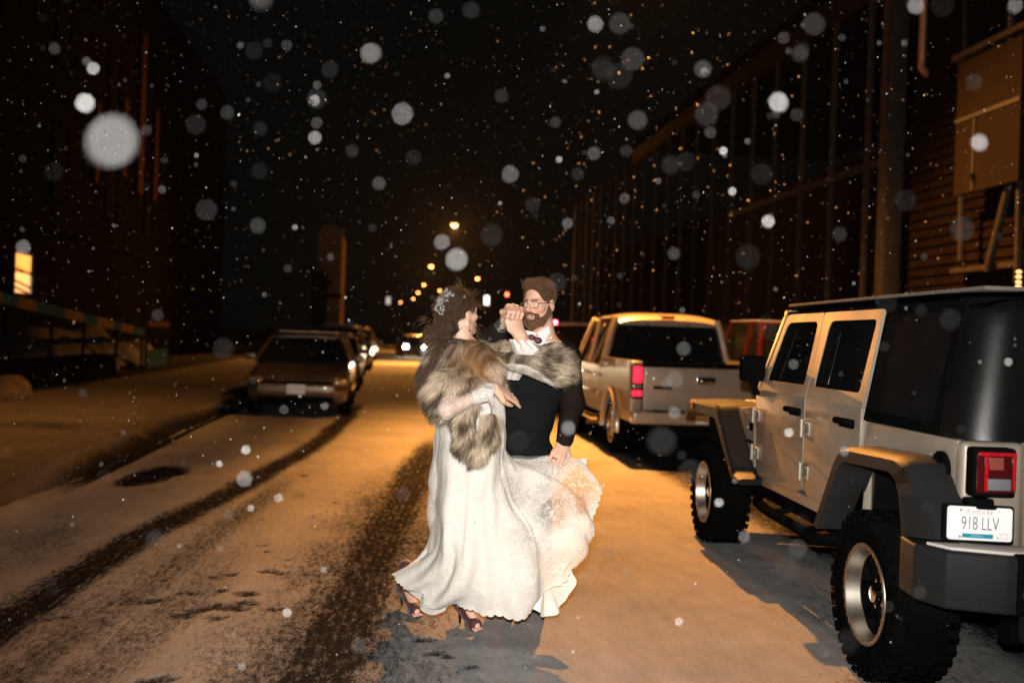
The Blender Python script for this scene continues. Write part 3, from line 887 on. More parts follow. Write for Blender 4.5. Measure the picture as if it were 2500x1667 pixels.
M_redlens = pmat('red_lens', (0.35, 0.008, 0.012), 0.15, coat=0.6, var=0.2, vscale=60)
M_redhot = emat('lit_red_lens', (1.0, 0.02, 0.06), 1.6)
M_darklens = pmat('smoked_red_lens', (0.05, 0.004, 0.005), 0.12, coat=0.6)
M_clear = pmat('clear_lens', (0.35, 0.35, 0.34), 0.12, coat=0.6, metal=0.6, var=0.3, vscale=80)
M_amber = pmat('amber_lens', (0.6, 0.18, 0.02), 0.2, coat=0.5)
M_plate = pmat('plate_white', (0.78, 0.80, 0.80), 0.5, var=0.03)
M_ink = pmat('plate_ink', (0.015, 0.015, 0.03), 0.6)
M_teal = pmat('plate_teal', (0.01, 0.20, 0.28), 0.5)
M_rust = pmat('rust', (0.35, 0.12, 0.03), 0.8)
M_pink = pmat('plate_script_ink', (0.42, 0.30, 0.30), 0.6)
M_cargosnow = pmat('settled_snow', (0.62, 0.60, 0.58), 0.85, bump=0.5, bscale=60, var=0.1)

def text_mb(name, txt, size, mat, parent, loc, rot, depth=0.0008, shear=0.0, sx=1.0, space=1.0, off=0.0):
    cu = bpy.data.curves.new(name, 'FONT'); cu.body = txt; cu.size = size; cu.extrude = depth; cu.align_x = 'CENTER'; cu.align_y = 'CENTER'
    cu.shear = shear; cu.space_character = space; cu.offset = off
    o = bpy.data.objects.new(name + '_tmp', cu); col.objects.link(o)
    dg = bpy.context.evaluated_depsgraph_get(); me = bpy.data.meshes.new_from_object(o.evaluated_get(dg))
    bpy.data.objects.remove(o); bpy.data.curves.remove(cu)
    me.materials.clear(); me.materials.append(mat)
    r = bpy.data.objects.new(name, me); col.objects.link(r); r.parent = parent; r.location = loc; r.rotation_euler = rot; r.scale = (sx, 1, 1)
    return r

def wheel(parent, x, y, z, R, wdt, rimR, side, knobs=0, rim='alloy', name='wheel'):
    """axis along x; side -1 = outer face to -x"""
    w_ = empty(name, (x, y, z)); w_.parent = parent
    s = side; h = wdt / 2
    mb = MB()
    prof = [(-h * .80, rimR), (-h * .95, rimR + .02), (-h, (rimR + R) / 2), (-h * .96, R - .045), (-h * .80, R - .012), (-h * .55, R), (h * .55, R), (h * .80, R - .012), (h * .96, R - .045), (h, (rimR + R) / 2), (h * .95, rimR + .02), (h * .80, rimR)]
    mb.lathe(prof, (0, 0, 0), 'x', 56)
    if knobs:
        for i in range(knobs):
            q = 2 * PI * i / knobs
            for a0, a1, dq in ((-h * .99, -h * .62, 0), (-h * .45, -h * .08, .5), (h * .08, h * .45, 0), (h * .62, h * .99, .5)):
                qq = q + dq * 2 * PI / knobs
                rot = Matrix.Rotation(-qq, 3, 'X')
                mb.box(a0, a1, -R * PI / knobs * .55, R * PI / knobs * .55, R - .012, R + .005, 0.003, 1, rot=Matrix.Rotation(qq, 3, 'X'), piv=(0, 0, 0))
        for i in range(knobs):
            qq = 2 * PI * i / knobs
            for sg in (-1, 1):
                mb.box(min(sg * h * .93, sg * h * 1.003), max(sg * h * .93, sg * h * 1.003), -.012, .012, R - .05, R - .015, 0.003, 1, rot=Matrix.Rotation(qq, 3, 'X'), piv=(0, 0, 0))
    mb.build('tyre', M_rubber, w_)
    o_ = s * h * .86
    if rim == 'beadlock':
        mb = MB()
        mb.lathe([(o_ * 1.02, rimR * 1.03), (o_ * 1.08, rimR * 1.02), (o_ * 1.08, rimR * .935), (o_ * .98, rimR * .925)], (0, 0, 0), 'x', 56)
        for i in range(32):
            q = 2 * PI * (i + .5) / 32; c = (o_ * 1.09, rimR * .975 * math.cos(q), rimR * .975 * math.sin(q))
            mb.lathe([(-.005 * 1, .001), (-.005, .0055), (.004, .0055)], c, 'x', 6)
        mb.build('bead_ring', M_alu, w_)
        mb = MB(); mb.lathe([(o_ * .98, rimR * .93), (o_ * .52, rimR * .88), (o_ * .50, rimR * .86)], (0, 0, 0), 'x', 56)
        mb.build('rim', M_alu, w_)
        mb = MB(); mb.lathe([(o_ * .50, rimR * .885), (o_ * .46, rimR * .82), (o_ * .20, rimR * .74), (o_ * .16, rimR * .3), (o_ * .40, rimR * .26), (o_ * .42, .001)], (0, 0, 0), 'x', 40)
        for i in range(8):
            mb.box(min(o_ * .15, o_ * .48), max(o_ * .15, o_ * .48), -.022, .022, rimR * .22, rimR * .85, 0.008, 2, rot=Matrix.Rotation(2 * PI * i / 8, 3, 'X'), piv=(0, 0, 0))
        mb.build('spokes', M_softblk, w_)
        mb = MB(); mb.lathe([(o_ * .34, .040), (o_ * .72, .036), (o_ * .76, .026), (o_ * .76, .001)], (0, 0, 0), 'x', 20)
        for i in range(5):
            q = 2 * PI * i / 5; mb.lathe([(o_ * .3, .011), (o_ * .52, .010), (o_ * .54, .001)], (0, .062 * math.cos(q), .062 * math.sin(q)), 'x', 6)
        mb.build('hub_cap', M_chrome, w_)
    else:
        mb = MB(); mb.lathe([(o_ * 1.0, rimR * 1.02), (o_ * 1.05, rimR), (o_ * .95, rimR * .92), (o_ * .3, rimR * .86), (o_ * .3, .001)], (0, 0, 0), 'x', 40)
        mb.build('rim', M_dark, w_)
        mb = MB()
        for i in range(5):
            mb.box(min(o_ * .55, o_ * .95), max(o_ * .55, o_ * .95), -.03, .03, rimR * .1, rimR * .98, 0.012, 2, rot=Matrix.Rotation(2 * PI * i / 5, 3, 'X'), piv=(0, 0, 0))
        mb.lathe([(o_ * .9, rimR * 1.0), (o_ * 1.02, rimR * .99), (o_ * 1.02, rimR * .90), (o_ * .9, rimR * .89)], (0, 0, 0), 'x', 40)
        mb.lathe([(o_ * .6, .06), (o_ * 1.0, .055), (o_ * 1.0, .001)], (0, 0, 0), 'x', 20)
        mb.build('spokes', M_alu, w_)
    mb = MB(); mb.lathe([(-o_ * .2, rimR * .8), (-o_ * .2, .001)], (0, 0, 0), 'x', 20); mb.lathe([(-o_ * .1, .11), (-o_ * .12, .001)], (0, 0, 0), 'x', 20)
    mb.build('brake_disc', M_dark, w_)
    return w_

# ------------------------------------------------------------------ the off-road vehicle at the right
def lean(p):
    if abs(p.x) > .3 and p.z > 1.20:
        s = 1 if p.x > 0 else -1
        return Vector((p.x - s * .105 * (min(p.z, 1.74) - 1.20) / .54 * min(1, abs(p.x) / .8), p.y, p.z))
    return p
jp = empty('off_road_vehicle', (3.131, 4.304, -.03), rad(-3.7)); jp.scale = (1.02, 1.02, 1.02)
tag(jp, 'champagne silver four-door off-road vehicle with black hardtop and chunky tyres', 'off-road vehicle')
HW = .80
def side_poly(pts, sgn, x0, x1, mat, name, parent, bev=.008, dz=lean):
    mb = MB(); a, b = sorted((sgn * x0, sgn * x1)); mb.prism(pts, 'x', a, b, bev, 2)
    return mb.build(name, mat, parent, deform=dz)
# tub behind the doors and the sill
for s in (-1, 1):
    a, b = sorted((s * (HW - .05), s * HW))
    mb = MB(); mb.prism([(.365, .60), (.56, .60), (.30, 1.02), (-.42, 1.06), (-.50, .80), (-.55, .80), (-.55, 1.155), (.365, 1.155)], 'x', a, b, .01)
    mb.prism([(.56, .60), (2.16, .60), (2.16, .665), (.52, .665)], 'x', a, b, .008)
    mb.prism([(2.125, .60), (2.52, .60), (2.62, 1.02), (2.62, 1.06), (2.125, 1.10)], 'x', a, b, .008)
    mb.build('tub_side', M_silver, jp)
# rear panel with swing gate
for s in (-1, 1):
    mb = MB(); mb.box(*sorted((s * .548, s * HW)), -.60, -.53, .70, 1.155, .03, 4); mb.build('rear_panel', M_silver, jp)
mb = MB(); mb.box(-.538, .538, -.595, -.54, .70, 1.20, .012, 3); mb.build('tailgate', M_silver, jp)
mb = MB(); mb.box(-HW + .06, HW - .06, -.53, 3.3, .50, .60); mb.box(-HW + .06, HW - .06, -.535, 2.2, .60, .66); mb.build('floor_pan', M_dark, jp)
mb = MB()
for s in (-1, 1): mb.box(s * .42 - .05, s * .42 + .05, -.6, 3.5, .40, .52, .01)
mb.tube([(-.72, 0, .42), (.72, 0, .42)], .05, 10); mb.ball((0.0, 0, .42), .13); mb.tube([(-.72, 2.97, .42), (.72, 2.97, .42)], .05, 10)
mb.tube([(-.55, -.5, .38), (.0, -.5, .38), (.3, -.5, .42)], .05, 10)
mb.build('chassis', M_dark, jp)
for (yy, zz) in ((0.0, 1.0), (2.97, 1.0)):
    for s in (-1, 1):
        mb = MB(); a, b = sorted((s * .45, s * .76)); mb.box(a, b, yy - .5, yy + .5, .96, 1.03); mb.box(a, b, yy + .49, yy + .53, .55, 1.0); mb.box(a, b, yy - .54, yy - .5, .6, 1.0)
        mb.box(*sorted((s * .43, s * .46)), yy - .52, yy + .52, .55, 1.0)
        mb.build('wheel_well', M_dark, jp)
# doors
def door(pts, win, s, nm):
    a, b = sorted((s * (HW - .045), s * (HW + .012)))
    mb = MB()
    mb.prism(pts, 'x', a, b, .016, 3)
    lo_z = 1.205
    out = win['out']; inn = win['in']
    mb.ring_prism(out, inn, 'x', a, b)
    d = mb.build(nm, M_silver, jp, deform=lean, sharp=50)
    mb = MB(); mb.prism(inn, 'x', *sorted((s * (HW - .035), s * (HW - .028)))); mb.build('window', M_tint, d, deform=lean)
    mb = MB(); ia = np.array(inn); c = ia.mean(0); mb.ring_prism([tuple(p) for p in ia], [tuple(c + (p - c) * np.array([.955, .955])) for p in ia], 'x', *sorted((s * (HW - .03), s * (HW + .006))))
    mb.build('window_seal', M_dark, d, deform=lean)
    return d
def resample_loop(corners, rr, n=5):
    """rounded polygon"""
    out = []
    m = len(corners)
    for i in range(m):
        p = Vector(corners[i]); a = Vector(corners[i - 1]); b = Vector(corners[(i + 1) % m])
        r = rr[i] if isinstance(rr, (list, tuple)) else rr
        da = (a - p).normalized(); db = (b - p).normalized()
        p0 = p + da * r; p1 = p + db * r
        for k in range(n + 1):
            t = k / n
            out.append(tuple((1 - t) ** 2 * p0 + 2 * t * (1 - t) * p + t * t * p1))
    return out
for s in (-1, 1):
    fo_ = resample_loop([(1.172, 1.215), (1.172, 1.705), (1.80, 1.705), (2.02, 1.215)], [.01, .015, .05, .01])
    fi_ = resample_loop([(1.235, 1.285), (1.235, 1.655), (1.765, 1.655), (1.925, 1.285)], [.03, .05, .07, .03])
    d1 = door(resample_loop([(2.10, 1.218), (1.172, 1.218), (1.172, .665), (2.06, .665)], [.02, .01, .12, .10]), {'out': fo_, 'in': fi_}, s, 'front_door')
    ro_ = resample_loop([(.375, 1.215), (.375, 1.705), (1.160, 1.705), (1.160, 1.215)], [.01, .015, .01, .01])
    ri_ = resample_loop([(.445, 1.285), (.425, 1.655), (1.05, 1.655), (1.08, 1.285)], [.03, .04, .06, .03])
    d2 = door(resample_loop([(1.160, 1.218), (.375, 1.218), (.375, 1.00), (.62, .668), (1.160, .668)], [.01, .01, .08, .05, .12]), {'out': ro_, 'in': ri_}, s, 'rear_door')
    for d, yy in ((d1, 1.30), (d2, .52)):
        mb = MB(); xo = HW + .012
        def bx(x0, x1, *a, **k): mb.box(*sorted((s * x0, s * x1)), *a, **k)
        bx(xo, xo + .012, yy - .075, yy + .105, 1.105, 1.150, bev=.012)
        mb.tube([(s * (xo + .01), yy - .07, 1.135), (s * (xo + .042), yy - .04, 1.14), (s * (xo + .046), yy + .06, 1.14), (s * (xo + .01), yy + .10, 1.135)], [.014, .017, .017, .014], 8)
        mb.lathe([(s * .0, .001), (s * .012, .02), (0, .022)], (s * (xo + .012), yy - .055, 1.128), 'x', 12)
        mb.build('door_handle', M_softblk, d)
        for hz in ((1.045, .80)):
            mb = MB(); yh = 2.085 if d is d1 else 1.155
            mb.tube([(s * (xo + .016), yh + .004, hz - .05), (s * (xo + .016), yh + .004, hz + .05)], .0115, 8)
            bx(xo - .004, xo + .011, yh - .085, yh, hz - .035, hz - .018, bev=.004); bx(xo - .004, xo + .011, yh - .085, yh, hz + .018, hz + .035, bev=.004)
            bx(xo - .004, xo + .008, yh - .09, yh - .06, hz - .038, hz + .038, bev=.004)
            bx(xo - .004, xo + .009, yh + .012, yh + .05, hz - .04, hz + .04, bev=.004)
            mb.build('hinge', M_silver, d)
    mb = MB(); mb.lathe([(0, .012), (s * .004, .010), (s * .005, .001)], (s * (HW + .012), 1.215, 1.05), 'x', 12); mb.build('lock', M_dark, d1)
# windscreen frame and glass
mb = MB()
for s in (-1, 1):
    mb.prism([(1.83, 1.70), (1.90, 1.70), (2.14, 1.18), (2.06, 1.18)], 'x', *sorted((s * (HW - .06), s * (HW + .006))), .006)
mb.box(-HW, HW, 1.83, 1.92, 1.69, 1.735, .01); mb.build('windscreen_frame', M_silver, jp, deform=lean)
mb = MB(); mb.prism([(1.86, 1.70), (1.87, 1.70), (2.12, 1.14), (2.10, 1.14)], 'x', -HW + .05, HW - .05); mb.build('windscreen', M_tint, jp, deform=lean)
# hardtop: roof, quarter, rear corner and side glass
def top_sec(x_):  # roof camber
    return .028 * (1 - (x_ / HW) ** 2)
mb = MB()
bm = bmesh.new(); nx_, ny_ = 14, 10
gridv = []
for j in range(ny_ + 1):
    row = []
    yv = -.52 + (1.93 + .52) * j / ny_
    for i in range(nx_ + 1):
        xv = -HW + .0 + 2 * HW * i / nx_
        e = max(0, abs(xv) - (HW - .06)) / .06
        zz = 1.742 + top_sec(xv) - .03 * e * e - (.03 * (max(0, -.42 - yv) / .1) ** 2)
        row.append(bm.verts.new((xv, yv, zz)))
    gridv.append(row)
for j in range(ny_):
    for i in range(nx_): bm.faces.new([gridv[j][i], gridv[j][i + 1], gridv[j + 1][i + 1], gridv[j + 1][i]])
mb.bm(bm)
mb.box(-HW, HW, -.40, 1.93, 1.69, 1.725, .006)
hs = mb.build('roof', M_softblk, jp, deform=lean)
for s in (-1, 1):
    a, b = sorted((s * (HW - .03), s * (HW + .004)))
    mb = MB(); mb.ring_prism(resample_loop([(-.42, 1.158), (.358, 1.158), (.358, 1.712), (-.40, 1.712)], [.01, .01, .02, .02]), resample_loop([(-.34, 1.21), (.325, 1.21), (.325, 1.675), (-.34, 1.675)], [.05, .03, .03, .05]), 'x', a, b)
    mb.build('hardtop_side', M_softblk, jp, deform=lean)
    mb = MB(); mb.prism(resample_loop([(-.34, 1.21), (.325, 1.21), (.325, 1.675), (-.34, 1.675)], [.05, .03, .03, .05]), 'x', *sorted((s * (HW - .006), s * (HW - .001))))
    mb.build('quarter_window', M_tint, jp, deform=lean)
# rounded rear corner of the hardtop
for s in (-1, 1):
    mb = MB(); loop = []
    rr = .18
    for zz in (1.158, 1.20, 1.4, 1.6, 1.66, 1.70, 1.735):
        ring = []
        yb = -.60 + (zz - 1.158) * .16
        t_in = 0 if zz < 1.69 else (zz - 1.69) * .6
        for k in range(11):
            q = PI / 2 * k / 10
            ring.append((s * (HW + .004 - t_in - rr + rr * math.cos(q)), yb + t_in + rr - rr * math.sin(q), zz))
        ring.append((s * .50, yb + t_in, zz))
        loop.append(ring)
    vs = [p for r_ in loop for p in r_]; n_ = 12; fs = []
    for i in range(len(loop) - 1):
        for k in range(n_ - 1):
            f = (i * n_ + k, i * n_ + k + 1, (i + 1) * n_ + k + 1, (i + 1) * n_ + k)
            fs.append(f if s < 0 else tuple(reversed(f)))
    mb.add(vs, fs)
    mb.build('hardtop_corner', pmat('corner_black_plastic', (0.003, 0.0032, 0.0034), 0.33, bump=0.5, bscale=420, spec=0.32) if s < 0 else bpy.data.materials['corner_black_plastic'], jp, deform=lean)
mb = MB(); mb.prism([(-.585, 1.20), (-.58, 1.20), (-.505, 1.68), (-.51, 1.68)], 'x', -.52, .52); mb.build('rear_window', M_tint, jp)
mb = MB(); mb.box(-.52, .52, -.53, -.45, 1.68, 1.745, .02); mb.build('roof_rear_edge', M_softblk, jp)
mb = MB()
for i in range(40):
    pass
mb.box(-HW + .12, HW - .12, -.50, 1.90, 1.760, 1.776, .003)
mb.build('snow_dusting', pmat('dirty_snow_dust', (0.10, 0.09, 0.08), 0.9, bump=0.8, bscale=40), jp)
# bonnet, wings, grille
mb = MB()
bm = bmesh.new(); rows = []
for j, (yy, zc, hw_) in enumerate([(2.12, 1.165, .70), (2.3, 1.16, .68), (2.7, 1.145, .62), (3.1, 1.125, .56), (3.38, 1.10, .52), (3.46, 1.06, .51)]):
    row = []
    for i in range(13):
        x_ = -hw_ + 2 * hw_ * i / 12; e = abs(x_) / hw_
        row.append(bm.verts.new((x_, yy, zc - .045 * e ** 4 - .02 * e * e)))
    row = [bm.verts.new((-hw_ - .004, yy, zc - .16))] + row + [bm.verts.new((hw_ + .004, yy, zc - .16))]
    rows.append(row)
for j in range(len(rows) - 1):
    for i in range(len(rows[0]) - 1): bm.faces.new([rows[j][i], rows[j][i + 1], rows[j + 1][i + 1], rows[j + 1][i]])
mb.bm(bm); mb.build('bonnet', M_silver, jp)
mb = MB(); mb.box(-.5, .5, 3.40, 3.50, .62, 1.07, .03); mb.box(-.62, .62, 2.55, 3.4, .62, .98, .02); mb.build('grille', M_silver, jp)
mb = MB()
for i in range(7): mb.box(-.33 + i * .11 - .03, -.33 + i * .11 + .03, 3.495, 3.51, .72, 1.0, .004)
mb.build('grille_slots', M_dark, jp)
for s in (-1, 1):
    mb = MB(); mb.lathe([(0.0, .085), (.02, .08), (.03, .001)], (s * .40, 3.5, .90), 'y', 20); mb.build('headlight', M_clear, jp)
mb = MB(); mb.box(-.70, .70, 2.10, 2.22, 1.10, 1.168, .02); mb.build('cowl', M_softblk, jp)
# wipers / bonnet latch
mb = MB(); mb.tube([(-.55, 2.17, 1.175), (-.1, 2.12, 1.19)], .012, 6); mb.tube([(.1, 2.17, 1.175), (.5, 2.12, 1.19)], .012, 6); mb.build('wiper', M_dark, jp)
# fender flares
def flare(path, inner, s, name, x_in, x_out, parent, mat):
    """solid band between outer and inner path, crowned outwards"""
    n = len(path); vs = []; fs = []
    xs_ = [x_in, (x_in + x_out) / 2, x_out - .025, x_out, x_out, x_out - .015]
    for i in range(n):
        (yo, zo), (yi, zi) = path[i], inner[i]
        def mix(t): return (yo + (yi - yo) * t, zo + (zi - zo) * t)
        for xq, t in zip(xs_, (0, 0.02, .10, .30, .92, 1.0)):
            yy, zz = mix(t); vs.append((s * xq, yy, zz))
        vs.append((s * x_in, yi, zi))
    m = 7
    for i in range(n - 1):
        for k in range(m - 1):
            f = (i * m + k, i * m + k + 1, (i + 1) * m + k + 1, (i + 1) * m + k)
            fs.append(f if s < 0 else tuple(reversed(f)))
    fs.append(tuple(range(m))); fs.append(tuple((n - 1) * m + k for k in range(m)))
    bm = bmesh.new(); V = [bm.verts.new(p) for p in vs]
    for f in fs: bm.faces.new([V[k] for k in f])
    bmesh.ops.recalc_face_normals(bm, faces=list(bm.faces))
    mb = MB(); mb.bm(bm); return mb.build(name, mat, parent, sharp=32)
def smooth_path(pts, rr, n=4):
    out = [tuple(pts[0])]
    for i in range(1, len(pts) - 1):
        p = Vector(pts[i]); a = Vector(pts[i - 1]); b = Vector(pts[i + 1])
        da = (a - p).normalized(); db = (b - p).normalized(); p0 = p + da * rr; p1 = p + db * rr
        for k in range(n + 1):
            t = k / n; out.append(tuple((1 - t) ** 2 * p0 + 2 * t * (1 - t) * p + t * t * p1))
    out.append(tuple(pts[-1])); return out
for s in (-1, 1):
    o_ = smooth_path([(.60, .60), (.30, 1.045), (-.44, 1.07), (-.565, .97), (-.71, .785)], .13, 8)
    i_ = smooth_path([(.53, .59), (.25, .96), (-.30, .985), (-.36, .93), (-.40, .745)], .06, 8)
    flare(o_, i_, s, 'rear_fender', HW - .02, .955, jp, M_plast)
    o_ = smooth_path([(1.93, .645), (2.08, .66), (2.56, 1.085), (3.44, 1.075), (3.56, .95)], .06)
    i_ = smooth_path([(1.95, .60), (2.12, .61), (2.60, .975), (3.36, .975), (3.46, .93)], .05)
    flare(o_, i_, s, 'front_fender', .56, .955, jp, M_silver if False else M_plast)
    mb = MB(); mb.prism([(2.16, .60), (2.52, .98), (2.52, 1.05), (2.13, 1.05)], 'x', *sorted((s * (HW - .03), s * (HW + .002))), .004); mb.build('cowl_side', M_silver, jp)
    mb = MB(); mb.lathe([(0, .03), (s * .012, .025), (s * .012, .001)], (s * .95, 3.30, 1.02), 'x', 14); mb.build('side_marker', M_amber, jp)
    # side step
    mb = MB(); mb.tube([(s * .78, 2.02, .55), (s * .84, 1.9, .50), (s * .86, 1.6, .49), (s * .86, .75, .49), (s * .83, .62, .52), (s * .76, .56, .56)], .032, 10)
    for yy in (1.5, .95): mb.tube([(s * .55, yy, .57), (s * .86, yy, .50)], .02, 6)
    mb.build('side_step', M_dark, jp)
    # mirrors
    mb = MB(); mb.tube([(s * .77, 2.04, 1.19), (s * .83, 2.05, 1.20), (s * .86, 2.03, 1.28)], .025, 8)
    mb.box(*sorted((s * .785, s * .945)), 1.975, 2.07, 1.27, 1.44, .03, 4)
    m_ = mb.build('mirror', M_softblk, jp)
    mb = MB(); mb.box(*sorted((s * .80, s * .93)), 1.970, 1.974, 1.285, 1.425); mb.build('mirror_glass', M_softblk, m_)
    # lettered badge on the cowl
    for z_, t_ in ((.94, '4X4'), (.85, '——')):
        pass
    mb = MB(); mb.box(*sorted((s * (HW + .001), s * (HW + .006))), 2.17, 2.25, .93, .985, .003); mb.box(*sorted((s * (HW + .001), s * (HW + .006))), 2.15, 2.34, .845, .865, .002); mb.build('badge', M_dark, jp)
    # tail lamps
    xc = s * .700
    tl = empty('tail_light', (0, 0, 0)); tl.parent = jp
    mb = MB(); mb.box(xc - .086, xc + .086, -.662, -.59, .945, 1.138, .018, 3); mb.build('housing', M_softblk, tl)
    mb = MB(); mb.box(xc - .076, xc + .078, -.668, -.655, .962, 1.125, .008, 2); mb.build('lens', M_darklens, tl)
    sg = -1 if s < 0 else 1
    mb = MB()
    mb.box(xc - .070 if s < 0 else xc - .078, xc + .078 if s < 0 else xc + .070, -.673, -.666, 1.108, 1.122, .003); mb.box(xc + .064, xc + .078, -.673, -.666, .975, 1.12, .003); mb.box(xc - .047, xc - .034, -.673, -.666, .97, 1.11, .003)
    mb.build('red_border', M_redlens, tl)
    mb = MB()
    for i in range(7): mb.box(xc - .028 + i * .008, xc - .0225 + i * .008, -.672, -.666, 1.055, 1.102)
    mb.build('reflector', pmat('dull_red_reflector', (0.22, 0.05, 0.04), 0.3) if s < 0 else bpy.data.materials['dull_red_reflector'], tl)
    mb = MB(); mb.box(xc - .034, xc + .058, -.672, -.666, .975, 1.02, .003); mb.build('reverse_lens', pmat('grey_reverse_lens', (0.13, 0.14, 0.15), 0.2) if s < 0 else bpy.data.materials['grey_reverse_lens'], tl)
# fuel filler (left side only)
mb = MB(); mb.lathe([(0, .001), (.0, .075), (-.012, .075), (-.016, .066), (-.006, .058), (-.004, .001)], (-HW - .001, -.44, 1.025), 'x', 28); mb.ball((-HW - .012, -.44, 1.02), (.012, .03, .035))
mb.build('fuel_filler', M_softblk, jp)
# rear bumper
mb = MB()
pts = [(-.94, -.38), (-.96, -.56), (-.90, -.70), (-.70, -.775), (.70, -.775), (.90, -.70), (.96, -.56), (.94, -.38)]
mb.prism(pts, 'z', .52, .742, .015, 3)
mb.build('rear_bumper', M_plast, jp)
mb = MB(); mb.box(-.665, .665, -.79, -.60, .525, .749, .01); mb.build('bumper_centre', M_softblk, jp)
mb = MB(); mb.prism([(-.92, -.57), (-.87, -.67), (-.68, -.745), (-.4, -.745), (-.4, -.62)], 'z', .740, .753, .004); mb.build('bumper_snow', pmat('dusted_snow', (0.5, 0.47, 0.43), .9), jp)
mb = MB(); mb.box(-.60, -.52, -.76, -.68, .40, .53, .01); mb.build('tow_hook', M_plast, jp)
mb = MB(); mb.box(-.80, .80, 3.55, 3.75, .48, .68, .03); mb.build('front_bumper', M_softblk, jp)
# plate
pl_ = empty('number_plate', (-.782, -.70, .852), 0); pl_.parent = jp; pl_.rotation_euler = (rad(-3), rad(1.2), rad(-2)); pl_.scale = (.83, .83, .83)
mb = MB(); mb.prism(resample_loop([(-.168, -.088), (.162, -.088), (.162, .086), (-.168, .086)], .015), 'y', -.008, .012); mb.build('plate_frame', M_dark, pl_)
mb = MB(); mb.prism(resample_loop([(-.150, -.076), (.152, -.076), (.152, .076), (-.150, .076)], .016), 'y', -.0125, -.0085); mb.build('plate_sheet', M_plate, pl_)
R90 = (rad(90), 0, 0)
text_mb('plate_number', '918 LLV', .088, M_ink, pl_, (.002, -.0130, -.002), R90, sx=.60, space=1.0, off=-.0012)
text_mb('plate_state', 'Kentucky', .036, M_pink, pl_, (-.004, -.0130, .055), R90, shear=.35, sx=.9)
mb = MB(); mb.box(-.080, .064, -.0135, -.0125, -.066, -.046); mb.build('plate_county_bar', M_teal, pl_)
text_mb('plate_county', 'JEFFERSON', .012, pmat('plate_pale_blue', (0.25, 0.45, 0.5), .6), pl_, (-.008, -.0142, -.056), R90, depth=.0002)
mb = MB()
for cx_ in (-.116, .112): mb.ring_prism([(cx_ - .017, -.064), (cx_ + .017, -.064), (cx_ + .017, -.040), (cx_ - .017, -.040)], [(cx_ - .0155, -.0625), (cx_ + .0155, -.0625), (cx_ + .0155, -.0415), (cx_ - .0155, -.0415)], 'y', -.0135, -.0125)
mb.build('plate_sticker', M_pink, pl_)
mb = MB(); mb.ball((-.088, -.013, .060), (.006, .003, .006)); mb.ball((-.090, -.013, -.062), (.006, .003, .006)); mb.ball((.090, -.013, .062), (.003, .002, .003)); mb.ball((.086, -.013, -.060), (.004, .002, .004)); mb.build('plate_screw', M_rust, pl_)
mb = MB(); mb.box(-.06, .06, -.03, .05, .082, .118, .015, 3); mb.box(-.02, .075, -.028, .02, .066, .09, .012); mb.build('plate_lamp', M_softblk, pl_)
WR = .373
for (xx, yy, s) in ((-.80, 0, -1), (.80, 0, 1), (-.80, 2.97, -1), (.80, 2.97, 1)):
    wheel(jp, xx, yy, .398, WR, .27, .222, s, knobs=34, rim='beadlock')

# ------------------------------------------------------------------ shared: lofted car bodies
def loft(sections, name, mat, parent, cap=True, close=False, sharp=40):
    """sections: list of lists of equally many (x,y,z)"""
    n = len(sections[0]); vs = [p for s_ in sections for p in s_]; fs = []
    for i in range(len(sections) - 1):
        for k in range(n - (0 if close else 1)):
            k2 = (k + 1) % n
            fs.append((i * n + k, i * n + k2, (i + 1) * n + k2, (i + 1) * n + k))
    if cap:
        fs.append(tuple(range(n))); fs.append(tuple((len(sections) - 1) * n + k for k in range(n)))
    bm = bmesh.new(); V = [bm.verts.new(p) for p in vs]
    for f in fs:
        try: bm.faces.new([V[k] for k in f])
        except ValueError: pass
    bmesh.ops.remove_doubles(bm, verts=list(bm.verts), dist=.0005)
    bmesh.ops.recalc_face_normals(bm, faces=list(bm.faces))
    mb = MB(); mb.bm(bm); return mb.build(name, mat, parent, sharp=sharp)

